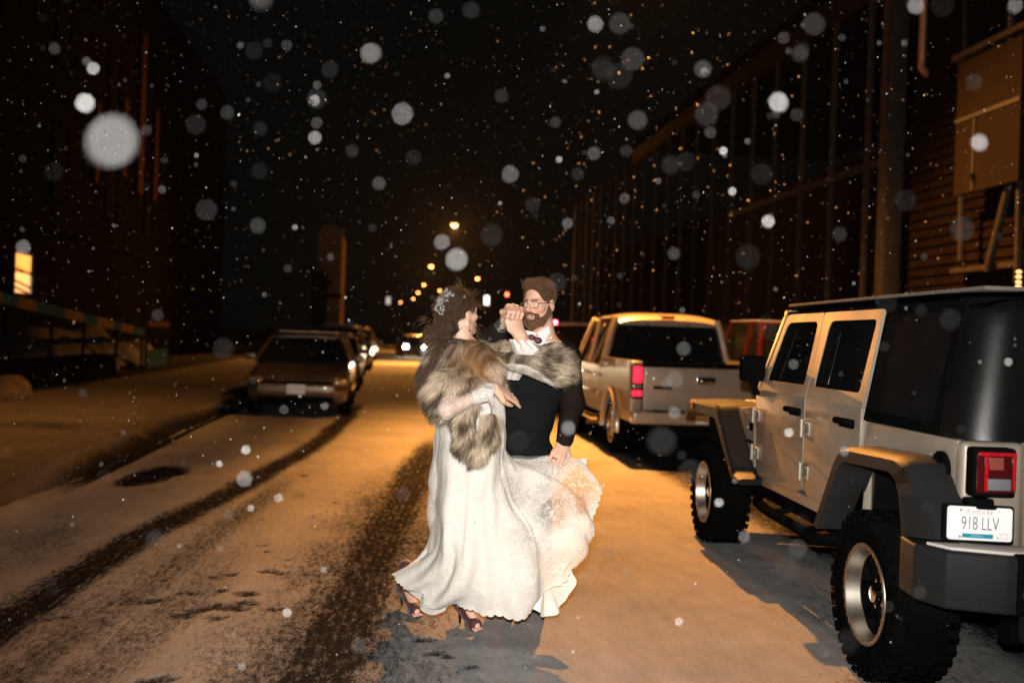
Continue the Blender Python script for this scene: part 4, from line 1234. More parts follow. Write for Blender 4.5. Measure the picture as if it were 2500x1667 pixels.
def car(name, cat, loc, rz, label, L_=4.6, W_=1.78, H_=1.45, body=None, group=None, style='sedan', glow_head=False, lit_tail=False, plate=None, snow=True, detail=True):
    """front of the car towards local -y"""
    r = empty(name, (loc[0], loc[1], 0), rz); tag(r, label, cat, group)
    hw_ = W_ / 2; k = L_ / 4.6; top = H_
    belt = .93 if style == 'sedan' else 1.08
    hood = .86 if style == 'sedan' else 1.0
    # lower body: stations along y with (half width factor, z bottom, z top)
    st = [(-2.28, .62, .32, .58), (-2.24, .80, .26, .66), (-2.10, .92, .22, hood - .10), (-1.75, .975, .2, hood - .02), (-1.0, 1.0, .2, hood + .04), (-.55, 1.0, .2, belt), (.4, 1.0, .2, belt + .02), (1.3, 1.0, .2, belt + .04), (1.85, .98, .22, belt + .02), (2.15, .93, .28, belt - .04), (2.28, .82, .36, .78), (2.30, .7, .42, .72)]
    secs = []
    for (y, wf_, zb, zt_) in st:
        w2 = hw_ * wf_
        ring = []
        prof = [(-.86, zb), (-.97, zb + .08), (-1.0, zb + (zt_ - zb) * .45), (-.985, zb + (zt_ - zb) * .75), (-.93, zt_ - .03), (-.80, zt_), (-.4, zt_ + .012), (0, zt_ + .016)]
        for f_, z in prof: ring.append((f_ * w2, y * k, z))
        for f_, z in reversed(prof[:-1]): ring.append((-f_ * w2, y * k, z))
        secs.append(ring)
    loft(secs, 'body', body, r, close=True)
    # cabin glass + roof
    if style == 'sedan':
        cs = [(-.98, .90, .02), (-.30, .80, .86), (-.05, .775, .98), (.55, .77, 1.0), (1.0, .78, .93), (1.72, .86, .05)]
    else:
        cs = [(-.98, .92, .02), (-.45, .84, .88), (-.2, .82, .98), (.7, .82, 1.0), (1.75, .83, .95), (2.12, .86, .1)]
    secs = []; rsecs = []
    for (y, wf_, t) in cs:
        z_ = belt + (top - .035 - belt) * t
        b_ = belt - .02
        w0 = hw_ * .93; w1 = w0 - (w0 - hw_ * (wf_ - .04)) * 1.0
        ring = [(-w0, y * k, b_), (-(w0 + (w1 - w0) * .9) if t > .5 else -w0 + .01, y * k, b_ + (z_ - b_) * .9), (-w1 * .93, y * k, z_), (0, y * k, z_ + .025 * t), (w1 * .93, y * k, z_), ((w0 + (w1 - w0) * .9) if t > .5 else w0 - .01, y * k, b_ + (z_ - b_) * .9), (w0, y * k, b_)]
        secs.append(ring)
    loft(secs, 'cabin_glass', M_tint, r, close=True)
    rs = [c for c in cs if c[2] > .8]
    secs = []
    for j, (y, wf_, t) in enumerate(rs):
        z_ = belt + (top - .035 - belt) * t
        w1 = hw_ * (wf_ - .04) * .95
        ring = []
        for q in np.linspace(-1, 1, 9): ring.append((q * w1, y * k, z_ + .030 - .035 * q ** 4 + .01 * (1 - q * q)))
        for q in np.linspace(1, -1, 9): ring.append((q * w1, y * k, z_ - .012))
        secs.append(ring)
    loft(secs, 'roof', body, r, close=True)
    # pillars
    for s in (-1, 1):
        w0 = s * hw_ * .935; wt = s * hw_ * (cs[1][1] - .035)
        def pil(yb, yt, zt_, wd): MB().tube([(w0, yb * k, belt - .02), ((w0 * .45 + wt * .55), (yb * .45 + yt * .55) * k, belt * .45 + zt_ * .55), (wt * .95, yt * k, zt_ + .005)], wd, 6).build('pillar', body, r)
        pil(cs[0][0] + .02, cs[1][0], belt + (top - .035 - belt) * cs[1][2], .035)
        pil(.28, .30, top - .03, .035)
        if style == 'sedan': pil(1.62, 1.0, belt + (top - .035 - belt) * .93, .05)
        else:
            pil(1.35, 1.3, top - .05, .045); pil(2.08, 1.75, top - .06, .06)
    # face
    F = -2.29 * k
    mb = MB(); mb.prism([(-.52 * hw_ * 2 * .8, hood - .24), (.52 * hw_ * 2 * .8, hood - .24), (.40 * hw_ * 2 * .8, hood - .36), (-.40 * hw_ * 2 * .8, hood - .36)], 'y', F - .02 + .02, F + .1, .02); mb.build('grille', M_dark, r)
    mb = MB(); mb.box(-hw_ * .72, hw_ * .72, F - .035, F + .10, .235, .36, .03); mb.build('air_intake', M_dark, r)
    mb = MB(); mb.box(-hw_ * .74, hw_ * .74, F - .05, F + .12, .40, .575, .045, 3); mb.build('bumper_bar', M_bar if plate else body, r)
    for s in (-1, 1):
        hl = empty('headlight', (s * hw_ * .77, F + .12, hood - .245)); hl.parent = r
        mb = MB(); mb.ball((0, 0, 0), (.165, .13, .075), 16, 8); mb.build('lens', M_clear, hl)
        mb = MB(); mb.ball((-s * .04, -.11, 0), (.045, .03, .045), 12, 6); mb.build('bulb', M_headglow if glow_head else M_chrome, hl)
        mb = MB(); mb.tube([(s * hw_ * .9, -.72 * k, belt + .03), (s * hw_ * 1.03, -.72 * k, belt + .05)], .02, 6); mb.box(*sorted((s * hw_ * 1.0, s * (hw_ * 1.0 + .20))), -.76 * k, -.67 * k, belt, belt + .13, .03); mb.build('mirror', body, r)
        mb = MB(); mb.box(*sorted((s * hw_ * .60, s * hw_ * .90)), 2.20 * k, 2.33 * k, belt - .22, belt - .07, .03); mb.build('tail_light', M_redhot if lit_tail else M_redlens, r)
        if detail:
            mb = MB()
            for (yy, hh) in ((-.35, .0), (.75, .0)):
                mb.box(*sorted((s * hw_ * .99, s * (hw_ + .025))), (yy + .1) * k, (yy + .3) * k, belt - .12, belt - .085, .012)
            mb.build('door_handle', M_chrome, r)
            mb = MB(); mb.box(*sorted((s * (hw_ - .012), s * (hw_ + .010))), -1.15 * k, 1.2 * k, .36, .42, .015); mb.build('side_moulding', body, r)
    if plate:
        p_ = empty('number_plate', (0, F - .06, .49)); p_.parent = r
        mb = MB(); mb.prism(resample_loop([(-.155, -.08), (.155, -.08), (.155, .08), (-.155, .08)], .018), 'y', -.01, .0); mb.build('plate_sheet', M_plate, p_)
        text_mb('plate_number', plate, .075, pmat('blurred_blue_ink', (0.5, 0.56, 0.62), .6), p_, (0, -.0115, 0), R90, sx=.9)
    R_ = .315 if style == 'sedan' else .35
    for (xx, yy, s) in ((-hw_ + .10, -1.38 * k, -1), (hw_ - .10, -1.38 * k, 1), (-hw_ + .10, 1.36 * k, -1), (hw_ - .10, 1.36 * k, 1)):
        wheel(r, xx, yy, R_ - .005, R_, .21, R_ * .64, s)
    if snow:
        mb = MB(); mb.box(-hw_ * .6, hw_ * .6, -.2 * k, .9 * k, top + .004, top + .02, .008)
        mb.build('roof_snow', M_cargosnow, r)
    return r
M_gold = pmat('beige_car_paint', (0.36, 0.27, 0.17), 0.32, metal=0.3, coat=0.6, var=0.05)
M_bar = pmat('flashlit_bumper_paint', (0.17, 0.12, 0.08), 0.35, metal=0.3, coat=0.4)  # lighter graphite; flash light on the bumper is put into the colour
M_headglow = emat('glowing_headlamp', (1.0, 0.93, 0.75), 5)  # parked cars' glow stands in for flash glints; oncoming lamps are lit
M_graphite = pmat('graphite_car_paint', (0.085, 0.058, 0.038), 0.34, metal=0.4, coat=0.6, var=0.06)
M_blackpaint = pmat('black_car_paint', (0.012, 0.011, 0.011), 0.4, coat=0.25)
M_gold = pmat('beige_car_paint', (0.36, 0.27, 0.17), 0.32, metal=0.3, coat=0.6, var=0.05)
M_maroon = pmat('maroon_car_paint', (0.035, 0.006, 0.005), 0.6, spec=0.0)
M_navy = pmat('dark_blue_car_paint', (0.015, 0.02, 0.035), 0.22, coat=0.8)

car('sedan', 'car', (-1.66, 19.7), rad(0.5), 'dark grey sedan facing the viewer with a white front plate, first in the left row', body=M_graphite, plate='BLC 2927', W_=1.80, H_=1.46)
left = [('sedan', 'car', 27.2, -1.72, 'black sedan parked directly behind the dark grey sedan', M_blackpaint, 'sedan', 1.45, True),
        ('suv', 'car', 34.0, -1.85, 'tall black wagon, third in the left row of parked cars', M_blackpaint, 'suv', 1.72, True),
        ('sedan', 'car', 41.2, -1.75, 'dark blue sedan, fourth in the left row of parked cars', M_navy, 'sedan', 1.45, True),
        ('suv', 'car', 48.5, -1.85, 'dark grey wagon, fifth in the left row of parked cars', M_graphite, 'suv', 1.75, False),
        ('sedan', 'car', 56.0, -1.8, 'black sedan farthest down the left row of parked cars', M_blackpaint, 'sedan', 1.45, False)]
for nm, ct, y, x, lab, m_, stl, hh, lit in left:
    car(nm, ct, (x, y), rad(random.Random(int(y)).uniform(-1, 1)), lab, body=m_, group='cars parked along the left kerb', style=stl, H_=hh, glow_head=lit, detail=False)  # where lit is True, flash glints are added as glowing bulbs
# vehicles beyond the pickup on the right
sv = car('suv', 'car', (3.95, 22.6), rad(180), 'beige wagon parked just ahead of the pickup, behind the groom\'s shoulder', body=M_gold, style='suv', H_=1.86, W_=1.9, L_=4.9, group='cars parked along the right kerb')
# its high lamp seen behind the groom's neck
p = on_y(1354, 787, 20.2)
mb = MB(); mb.ball((0, 0, 0), .045, 12, 8); b_ = mb.build('high_brake_light', emat('red_lamp', (1.0, 0.03, 0.05), 60), sv)
b_.location = Matrix.Rotation(rad(-180), 3, 'Z') @ (Vector((p.x, 20.12, p.z)) - Vector((3.95, 22.6, 0)))
car('sedan', 'car', (3.9, 30.0), rad(180), 'dark sedan with red tail lights parked ahead of the beige wagon', body=M_blackpaint, group='cars parked along the right kerb', lit_tail=True, detail=False)
car('suv', 'car', (3.9, 37.5), rad(180), 'black wagon parked farthest along the right kerb', body=M_blackpaint, style='suv', H_=1.75, group='cars parked along the right kerb', detail=False)
mv = car('van', 'van', (6.75, 17.6), rad(180), 'maroon van standing between the pickup and the long shed', body=M_maroon, style='suv', H_=1.93, W_=1.95, L_=4.9, detail=False)
# oncoming car with its headlamps lit
q = ground(1003, 835)
oc = car('sedan', 'car', (on_y(1006, 822, 66).x, 68.5), rad(6), 'oncoming car with dazzling white headlights in the middle of the street', body=M_blackpaint, glow_head=True, detail=False, snow=False)
for s in (-1, 1):
    ld = bpy.data.lights.new('headlight_beam', 'SPOT'); ld.energy = HEADLIGHT; ld.color = (1.0, 0.80, 0.50); ld.spot_size = rad(70); ld.spot_blend = .9; ld.shadow_soft_size = .06
    lo = bpy.data.objects.new('headlight_beam', ld); col.objects.link(lo); lo.parent = oc; lo.location = (s * .62, -2.45, .66)
    lo.rotation_euler = Vector((0, -1, -.012)).to_track_quat('-Z', 'Y').to_euler()
    mb = MB(); mb.ball((s * .64, -2.36, .66), (.14, .05, .12), 14, 8); mb.build('lamp_reflector', emat('dazzling_headlamp', (1.0, 0.95, 0.8), 120) if s < 0 else bpy.data.materials['dazzling_headlamp'], oc)

# ------------------------------------------------------------------ pickup truck
M_truck = pmat('pickup_beige_paint', (0.35, 0.285, 0.22), 0.30, metal=0.35, coat=0.6, var=0.05)
tk = empty('pickup_truck', (3.86, 12.0, 0), rad(-1.5)); tag(tk, 'beige pickup truck with a glowing red tail light, parked ahead of the off-road vehicle', 'pickup truck')
# local: rear face at y=0, forward +y, half width .95
def body_sec(y, hw_, zb, zt_, bulge=0.0):
    pr = [(-.90, zb), (-.98, zb + .06), (-1.0 - bulge, zb + (zt_ - zb) * .45), (-.985, zb + (zt_ - zb) * .8), (-.955, zt_ - .02), (-.93, zt_), (-.45, zt_), (0, zt_)]
    return [(f_ * hw_, y, z) for f_, z in pr] + [(-f_ * hw_, y, z) for f_, z in reversed(pr[:-1])]
TW = .955
def arch_cut(y, yc, R_, z0):  # sill height with a wheel arch
    d = abs(y - yc)
    return max(z0, math.sqrt(max(R_ * R_ - d * d, 0)) + .36) if d < R_ else z0
# bed sides as plates with arch, tailgate, bumper
def side_plate(y0, y1, ztop, zlow, arch, s, name, mat, x0=TW - .06, x1=TW, parent=None):
    pts = [(y0, ztop), (y1, ztop)]
    low = []
    n = 40
    for i in range(n + 1):
        y = y1 + (y0 - y1) * i / n
        z = zlow
        for (yc, R_) in arch:
            z = max(z, arch_cut(y, yc, R_, zlow))
        low.append((y, z))
    mb = MB(); mb.prism(pts + low, 'x', *sorted((s * x0, s * x1))); return mb.build(name, mat, parent or tk, sharp=30)
for s in (-1, 1):
    side_plate(.04, 2.02, 1.27, .52, [(1.20, .47)], s, 'bed_side', M_truck, x0=TW - .10)
    side_plate(2.06, 5.55, 1.16, .50, [(4.70, .47)], s, 'cab_side', M_truck)
    o_ = [(1.20 + .52 * math.cos(q), .37 + .52 * math.sin(q)) for q in np.linspace(-.1, PI + .1, 20)]
    i_ = [(1.20 + .455 * math.cos(q), .37 + .455 * math.sin(q)) for q in np.linspace(-.1, PI + .1, 20)]
    flare(o_, i_, s, 'fender_lip', TW - .02, TW + .05, tk, M_truck)
    o_ = [(4.70 + .51 * math.cos(q), .37 + .51 * math.sin(q)) for q in np.linspace(-.1, PI + .1, 20)]
    i_ = [(4.70 + .455 * math.cos(q), .37 + .455 * math.sin(q)) for q in np.linspace(-.1, PI + .1, 20)]
    flare(o_, i_, s, 'fender_lip', TW - .02, TW + .03, tk, M_truck)
    mb = MB(); mb.box(*sorted((s * (TW - .01), s * (TW + .02))), 2.2, 4.15, .70, .78, .02); mb.build('side_moulding', M_alu if False else M_truck, tk)
    mb = MB(); mb.tube([(s * .93, 2.15, .40), (s * .98, 2.3, .38), (s * .98, 3.9, .38), (s * .93, 4.1, .40)], .045, 8); mb.build('side_step', M_chrome, tk)
    for yy in (2.35, 3.3):
        mb = MB(); mb.box(*sorted((s * TW, s * (TW + .03))), yy, yy + .18, 1.0, 1.04, .012); mb.build('door_handle', M_chrome, tk)
    mb = MB(); mb.tube([(s * .9, 4.0, 1.17), (s * 1.03, 4.0, 1.2)], .02, 6); mb.box(*sorted((s * 1.0, s * 1.2)), 3.95, 4.07, 1.13, 1.33, .03); mb.build('mirror', M_softblk, tk)
    # tail light
    t_ = empty('tail_light', (s * .865, -.01, 0)); t_.parent = tk
    mb = MB(); mb.box(-.07, .07, -.015, .1, .80, 1.22, .02); mb.build('housing', M_dark, t_)
    mb = MB(); mb.box(-.058, .055, -.035, -.014, 1.00, 1.20, .015, 3); mb.box(-.066, .055, -.035, -.014, .835, .905, .012, 3); mb.build('red_lens', M_redhot if s < 0 else M_redlens, t_)
    mb = MB(); mb.box(-.06, .05, -.032, -.014, .925, .985, .012); mb.build('reverse_lens', M_clear, t_)
for s in (-1, 1):
    mb = MB(); mb.box(*sorted((s * .79, s * TW)), 0.0, .10, .55, 1.265, .035, 3); mb.build('bed_corner', M_truck, tk)
mb = MB(); mb.box(-.785, .785, -.012, .05, .66, 1.20, .014, 3); tg = mb.build('tailgate', M_truck, tk)
mb = MB(); mb.box(-.80, .80, -.02, .06, 1.20, 1.262, .012); mb.build('tailgate_cap', M_dark, tg)
mb = MB(); mb.box(-.12, .12, -.03, -.013, 1.0, 1.09, .012, 3); mb.box(-.07, .07, -.036, -.029, 1.02, 1.055, .006); mb.build('tailgate_handle', M_chrome, tg)
mb = MB(); mb.box(-.66, -.43, -.018, -.012, .925, .965, .004); mb.build('badge', M_rust if False else M_dark, tg)
mb = MB(); mb.box(-.785, .785, .06, 2.0, .80, .86); mb.box(-.86, .86, 1.94, 2.0, .8, 1.25); mb.box(-.93, .93, .1, 5.5, .45, .52); mb.build('bed_floor', M_dark, tk)
mb = MB(); mb.box(-.94, .94, -.16, .05, .50, .655, .035, 4); mb.build('rear_bumper', M_truck, tk)
mb = MB(); mb.box(-.66, .60, -.165, -.0, .657, .668, .004); mb.build('bumper_step_pad', M_dark, tk)
mb = MB(); mb.box(-.60, .60, -.13, .05, .34, .505, .02); mb.build('bumper_valance', M_dark, tk)
pl2 = empty('number_plate', (.0, -.162, .60)); pl2.parent = tk
mb = MB(); mb.box(-.155, .155, -.012, 0, -.075, .075, .01); mb.build('plate_sheet', M_plate, pl2)
mb = MB(); mb.box(-.155, .155, -.015, -.0125, .03, .07); mb.build('plate_band', M_redlens, pl2)
# cab
cs = [(2.03, .80, 1.15, .80), (2.10, .80, 1.84, .70), (2.5, .80, 1.90, .68), (3.3, .80, 1.88, .68), (3.75, .80, 1.83, .68), (4.45, .80, 1.16, .80)]
secs = []
for (y, w0, zt_, w1) in cs:
    w0 = .93; a = w1 + .04
    secs.append([(-w0, y, 1.14), (-a, y, max(1.145, zt_ - .10)), (-a + .07, y, zt_), (0, y, zt_ + .02), (a - .07, y, zt_), (a, y, max(1.145, zt_ - .10)), (w0, y, 1.14)])
loft(secs, 'cab_glass', M_tint, tk, close=True)
mb = MB()
def slab(sec):
    pass
secs = []
for (y, zt_) in ((2.05, 1.80), (2.12, 1.865), (2.5, 1.905), (3.3, 1.895), (3.72, 1.85)):
    ring = []
    for q in np.linspace(-1, 1, 13): ring.append((q * .755, y, zt_ + .03 - .055 * abs(q) ** 3.5))
    for q in np.linspace(1, -1, 13): ring.append((q * .76, y, zt_ - .055))
    secs.append(ring)
loft(secs, 'cab_roof', M_truck, tk, close=True)
for s in (-1, 1):
    mb = MB(); mb.tube([(s * .935, 2.05, 1.12), (s * .90, 2.04, 1.25), (s * .80, 2.06, 1.66), (s * .74, 2.09, 1.84)], [.055, .055, .05, .05], 8)
    mb.build('rear_pillar', M_truck, tk)
    MB().tube([(s * .935, 4.42, 1.14), (s * .76, 3.72, 1.85)], .04, 8).build('front_pillar', M_truck, tk); MB().tube([(s * .935, 3.1, 1.14), (s * .775, 3.1, 1.86)], .035, 8).build('door_pillar', M_truck, tk)
mb = MB(); mb.box(-.92, .92, 1.99, 2.08, 1.10, 1.24, .02)
mb.build('cab_frame', M_truck, tk)
mb = MB(); mb.box(-.10, .10, 2.0, 2.06, 1.845, 1.89, .008); mb.build('high_brake_light', M_redlens, tk)
mb = MB(); mb.box(-.30, -.285, 2.015, 2.035, 1.24, 1.78); mb.box(.285, .30, 2.015, 2.035, 1.24, 1.78); mb.build('sliding_window_bar', M_dark, tk)
mb = MB()
bm = bmesh.new()
mb.bm(bm) if False else bm.free()
secs = []
for (y, w_, z_) in ((4.3, .90, 1.17), (4.8, .90, 1.14), (5.3, .87, 1.08), (5.55, .80, .98), (5.62, .74, .80), (5.62, .74, .45)):
    secs.append([(-w_, y, .45), (-w_, y, z_ - .06), (-w_ + .10, y, z_), (0, y, z_ + .03), (w_ - .10, y, z_), (w_, y, z_ - .06), (w_, y, .45)])
loft(secs, 'bonnet', M_truck, tk, close=True)
for (xx, yy, s) in ((-.84, 1.20, -1), (.84, 1.20, 1), (-.84, 4.70, -1), (.84, 4.70, 1)):
    wheel(tk, xx, yy, .37, .375, .24, .235, s)
# ================================================================== PEOPLE
def pv(u, v, d): return np.array(at(u, v, d)[:])
def nrm(a):
    a = np.array(a, dtype=float); return a / np.linalg.norm(a)
RNG = np.random.default_rng(11)

def sample_surface(V, Q, n, keep=None, rng=RNG):
    a = V[Q[:, 0]]; b = V[Q[:, 1]]; c = V[Q[:, 2]]; d = V[Q[:, 3]]
    ar = np.linalg.norm(np.cross(c - a, d - b), axis=1)
    if keep is not None:
        ar = ar * keep((a + b + c + d) / 4)
    i = rng.choice(len(Q), size=n, p=ar / ar.sum())
    s = rng.random((n, 1)); t = rng.random((n, 1))
    P = (a[i] * (1 - s) + b[i] * s) * (1 - t) + (d[i] * (1 - s) + c[i] * s) * t
    N = vert_normals(V, Q)
    M = N[Q[i, 0]] + N[Q[i, 1]] + N[Q[i, 2]] + N[Q[i, 3]]
    return P, M / np.maximum(np.linalg.norm(M, axis=1), 1e-9)[:, None]
def strands(name, P, D0, D1, length, width, colfn, mat, parent, origin, seg=4, curl=0.0, curl_r=0.01, rng=RNG, shade_n=None):
    """many fine tapered hairs: start direction D0, end direction D1"""
    n = len(P); length = np.asarray(length).reshape(-1, 1) * np.ones((n, 1))
    pts = [P.copy()]; cur = P.copy()
    ph = rng.random((n, 1)) * 2 * PI
    side0 = np.cross(D0, rng.normal(size=(n, 3))); side0 /= np.maximum(np.linalg.norm(side0, axis=1), 1e-9)[:, None]
    for k in range(1, seg + 1):
        t = k / seg
        d = D0 * (1 - t) + D1 * t; d /= np.maximum(np.linalg.norm(d, axis=1), 1e-9)[:, None]
        cur = cur + d * length / seg
        if curl:
            b = np.cross(d, side0)
            pts.append(cur + (side0 * np.cos(ph + curl * t * 6) + b * np.sin(ph + curl * t * 6)) * curl_r * t)
        else: pts.append(cur.copy())
    wd = np.asarray(width).reshape(-1, 1) * np.ones((n, 1))
    V = []; C = []
    for k, q in enumerate(pts):
        t = k / seg; w_ = wd * (1 - .85 * t ** 1.5)
        V.append(q - side0 * w_ / 2); V.append(q + side0 * w_ / 2)
        c = colfn(P, t); C.append(c); C.append(c)
    m = len(V)
    V = np.stack(V, 1).reshape(-1, 3); C = np.stack(C, 1).reshape(-1, C[0].shape[1])
    base = np.arange(n)[:, None] * m
    Q = np.concatenate([base + np.array([2 * k, 2 * k + 1, 2 * k + 3, 2 * k + 2]) for k in range(seg)])
    return np_mesh(name, V, Q, mat, parent, origin, C)

def head_prims(S, c, f, up, sc_=1.0, male=True):
    f = nrm(f); up = nrm(np.array(up, float) - f * np.dot(up, f)); X = np.cross(f, up)
    Rm = np.stack([X, f, up], 1)
    def L(x, y, z): return c + Rm @ (np.array([x, y, z]) * sc_)
    r = lambda *a: tuple(q * sc_ for q in a)
    S.ell(L(0, -.012, .048), r(.077, .098, .084), Rm, k=.02)
    S.ell(L(0, .022, -.028), r(.060, .070, .086), Rm, k=.03)
    for s in (-1, 1):
        S.cap(L(s * .052, -.002, -.05), L(s * .012, .066, -.092), .024 * sc_, .018 * sc_, k=.02)
        S.cap(L(s * .045, .072, .026), L(s * .012, .088, .022), .011 * sc_, .010 * sc_, k=.012)
        S.ell(L(s * .044, .058, -.018), r(.022, .022, .018), Rm, k=.018)
        S.ell(L(s * .032, .098, .007), r(.016, .016, .011), Rm, k=.008, sub=True)
        S.ell(L(s * .031, .079, .006), r(.0125, .0125, .0115), Rm, k=.002)
        S.cap(L(s * .043, .083, .0155), L(s * .018, .0905, .0145), .0035 * sc_, .0035 * sc_, k=.004)
        S.ell(L(s * .012, .104, -.026), r(.009, .010, .008), Rm, k=.006)
        S.ell(L(s * .079, -.008, -.004), r(.008, .020, .033), Rm, k=.006)
        S.ell(L(s * .087, -.002, .0), r(.006, .010, .018), Rm, k=.004, sub=True)
    S.cap(L(0, .090, .018), L(0, .112, -.018), .008 * sc_, .0125 * sc_, k=.010)
    S.cap(L(-.021, .086, -.054), L(.021, .086, -.054), .0075 * sc_, .0075 * sc_, k=.006)
    S.cap(L(-.018, .086, -.066), L(.018, .086, -.066), .0085 * sc_, .0085 * sc_, k=.006)
    S.ell(L(0, .074, -.092), r(.024, .020, .018), Rm, k=.015)
    return L, Rm
def hand_prims(S, W, D, N, curls, thumb=(.4, .5), spread=.12, sc_=1.0, flip=1, k=.004):
    """W wrist, D towards the knuckles, N back of the hand; curls = bend in degrees for 4 fingers (index first)"""
    D = nrm(D); N = nrm(np.array(N, float) - D * np.dot(N, D)); S_ = np.cross(D, N) * flip
    tips = []
    for i in range(4):
        off = (-.031 + .0205 * i) * -1
        kn = W + D * (.088 - .004 * abs(i - 1.2)) * sc_ + S_ * off * sc_ - N * .004 * abs(i - 1.5)
        S.cap(W + S_ * off * .55 * sc_ + D * .01, kn, .0155 * sc_, .0115 * sc_, k=.012)
        a = S_ * off * spread / .03 * .3; d = nrm(D + a)
        cu = rad(curls[i]); lens = [(.040, .024, .020), (.045, .028, .021), (.041, .026, .021), (.033, .019, .019)][i]
        p = kn; ang = 0
        for j, l_ in enumerate(lens):
            ang += cu * (1.0, 1.05, .65)[j]
            dd = d * math.cos(ang) - N * math.sin(ang)
            q = p + dd * l_ * sc_
            S.cap(p, q, (.0098, .0088, .0080)[j] * sc_, (.0090, .0080, .0068)[j] * sc_, k=k)
            p = q
        tips.append(p)
    t0 = W + D * .022 * sc_ + S_ * .022 * sc_ - N * .006
    t1 = t0 + nrm(D * .7 + S_ * thumb[0] - N * .25) * .042 * sc_
    t2 = t1 + nrm(D * 1.0 + S_ * (thumb[0] * .3 - thumb[1]) - N * thumb[1]) * .032 * sc_
    t3 = t2 + nrm(D * .8 - S_ * thumb[1] - N * thumb[1]) * .024 * sc_
    S.cap(t0, t1, .017 * sc_, .0125 * sc_, k=.010); S.cap(t1, t2, .0115 * sc_, .010 * sc_, k=k); S.cap(t2, t3, .010 * sc_, .0078 * sc_, k=k)
    return tips, S_, D, N

M_skin = colmat('skin', 0.48, bump=0.15, bscale=220, sss=0.12, spec=0.35, var=0.08, vscale=25)
M_hair = colmat('hair', 0.55, spec=0.08, var=0.25, vscale=60)
M_fur = colmat('faux_fur', 0.75, spec=0.12, var=0.12, vscale=30)
SKIN = np.array([0.56, 0.33, 0.235]); LIP = np.array([0.30, 0.125, 0.10])

# ------------------------------------------------------------------ GROOM
GD = 5.25
go = tuple(np.array(ground(1285, 1512)[:]))
hc = pv(1317, 744, GD - .03)
gf = nrm((-.66, -.72, -.10)); gup = nrm((.03, .05, 1))
lo = np.minimum(pv(1160, 1560, 5.5), pv(1160, 680, 4.8)); hi = np.maximum(pv(1440, 680, 5.6), pv(1440, 1500, 5.4))
S = SDF((lo[0] - .05, 4.70, -.01), (hi[0] + .06, 5.62, 1.83), .0048)
gL, gR = head_prims(S, hc, gf, gup, .96)
nb = pv(1330, 845, GD + .02)
S.cap(gL(0, -.022, -.06), nb, .054, .062, k=.02)
chest, waist, pelv = pv(1305, 925, GD), pv(1283, 1020, GD), pv(1274, 1115, GD)
S.ell(chest, (.165, .105, .16), k=.05); S.ell(waist, (.135, .10, .14), k=.06); S.ell(pelv, (.155, .115, .12), k=.05)
shL, elL, wrL = pv(1385, 868, GD), pv(1398, 985, GD - .02), pv(1377, 1078, GD - .20)
shR, elR, wrR = pv(1243, 862, GD - .02), pv(1200, 832, GD - .20), pv(1237, 778, GD - .33)
S.cap(nb, shL, .05, .055, k=.05); S.cap(nb, shR, .05, .055, k=.05)
S.chain([shL, elL, wrL], [.052, .040, .029], k=.02); S.chain([shR, elR, wrR], [.052, .042, .031], k=.02)
ftL, ftR = np.array(ground(1312, 1472)[:]), np.array(ground(1240, 1476)[:])
for s, ft in ((20, ftL), (-20, ftR)):
    hp = pv(1274 + s * 1.6, 1150, GD + .01); kn = (hp * .48 + ft * .52) + np.array([0, -.03, 0])
    S.chain([hp, kn, ft + np.array([0, .04, .09])], [.085, .056, .042], k=.03)
    S.cap(ft + np.array([0, .05, .05]), ft + np.array([-.02, -.12, .035]), .036, .03, k=.02)
# his lowered left hand, back of the hand to the viewer
Dl = nrm(pv(1358, 1122, GD - .26) - wrL)
tl_, hS, hD, hN = hand_prims(S, wrL, Dl, (-.1, -1, .25), (22, 26, 30, 34), thumb=(.75, .25), spread=.10, sc_=1.0, flip=-1)
# his raised right hand, closed round hers
Dr = nrm((.25, -.75, .60))
hand_prims(S, wrR + np.array([.004, 0, .0]), Dr, (0, .6, .8), (74, 72, 72, 76), thumb=(.5, .6), spread=.02, sc_=1.16, flip=1)
V, Q = S.mesh(); V = relax(V, Q, 1, .5)
C = np.tile(SKIN, (len(V), 1))
loc = (V - hc) @ gR / .96
nz = fbm(V, 14, 3, 3)[:, None]
C = C * (1 + .10 * nz)
inhead = np.linalg.norm(loc, axis=1) < .16
cheek = np.exp(-((np.abs(loc[:, 0]) - .042) ** 2 + (loc[:, 1] - .075) ** 2 + (loc[:, 2] + .022) ** 2) / .0006) + np.exp(-((loc[:, 0]) ** 2 + (loc[:, 1] - .112) ** 2 + (loc[:, 2] + .018) ** 2) / .0004)
C = C * (1 - .22 * np.clip(cheek, 0, 1)[:, None] * np.array([.2, 1.0, 1.0]))
lip = inhead & (np.abs(loc[:, 2] + .060) < .0105) & (np.abs(loc[:, 0]) < .023) & (loc[:, 1] > .084)
C[lip] = LIP
teeth = inhead & (np.abs(loc[:, 2] + .060) < .0026) & (np.abs(loc[:, 0]) < .015) & (loc[:, 1] > .08)
C[teeth] = (.58, .50, .43)
for s in (-1, 1):
    de = np.linalg.norm(loc - np.array([s * .031, .0905, .006]), axis=1)
    C[inhead & (de < .0075)] = (.72, .68, .64); C[inhead & (de < .0042)] = (.06, .04, .03)
    brow = inhead & (np.abs(loc[:, 2] - .0285) < .0055) & (np.abs(loc[:, 0] - s * .030) < .021) & (loc[:, 1] > .068)
    C[brow] = (.14, .07, .035)
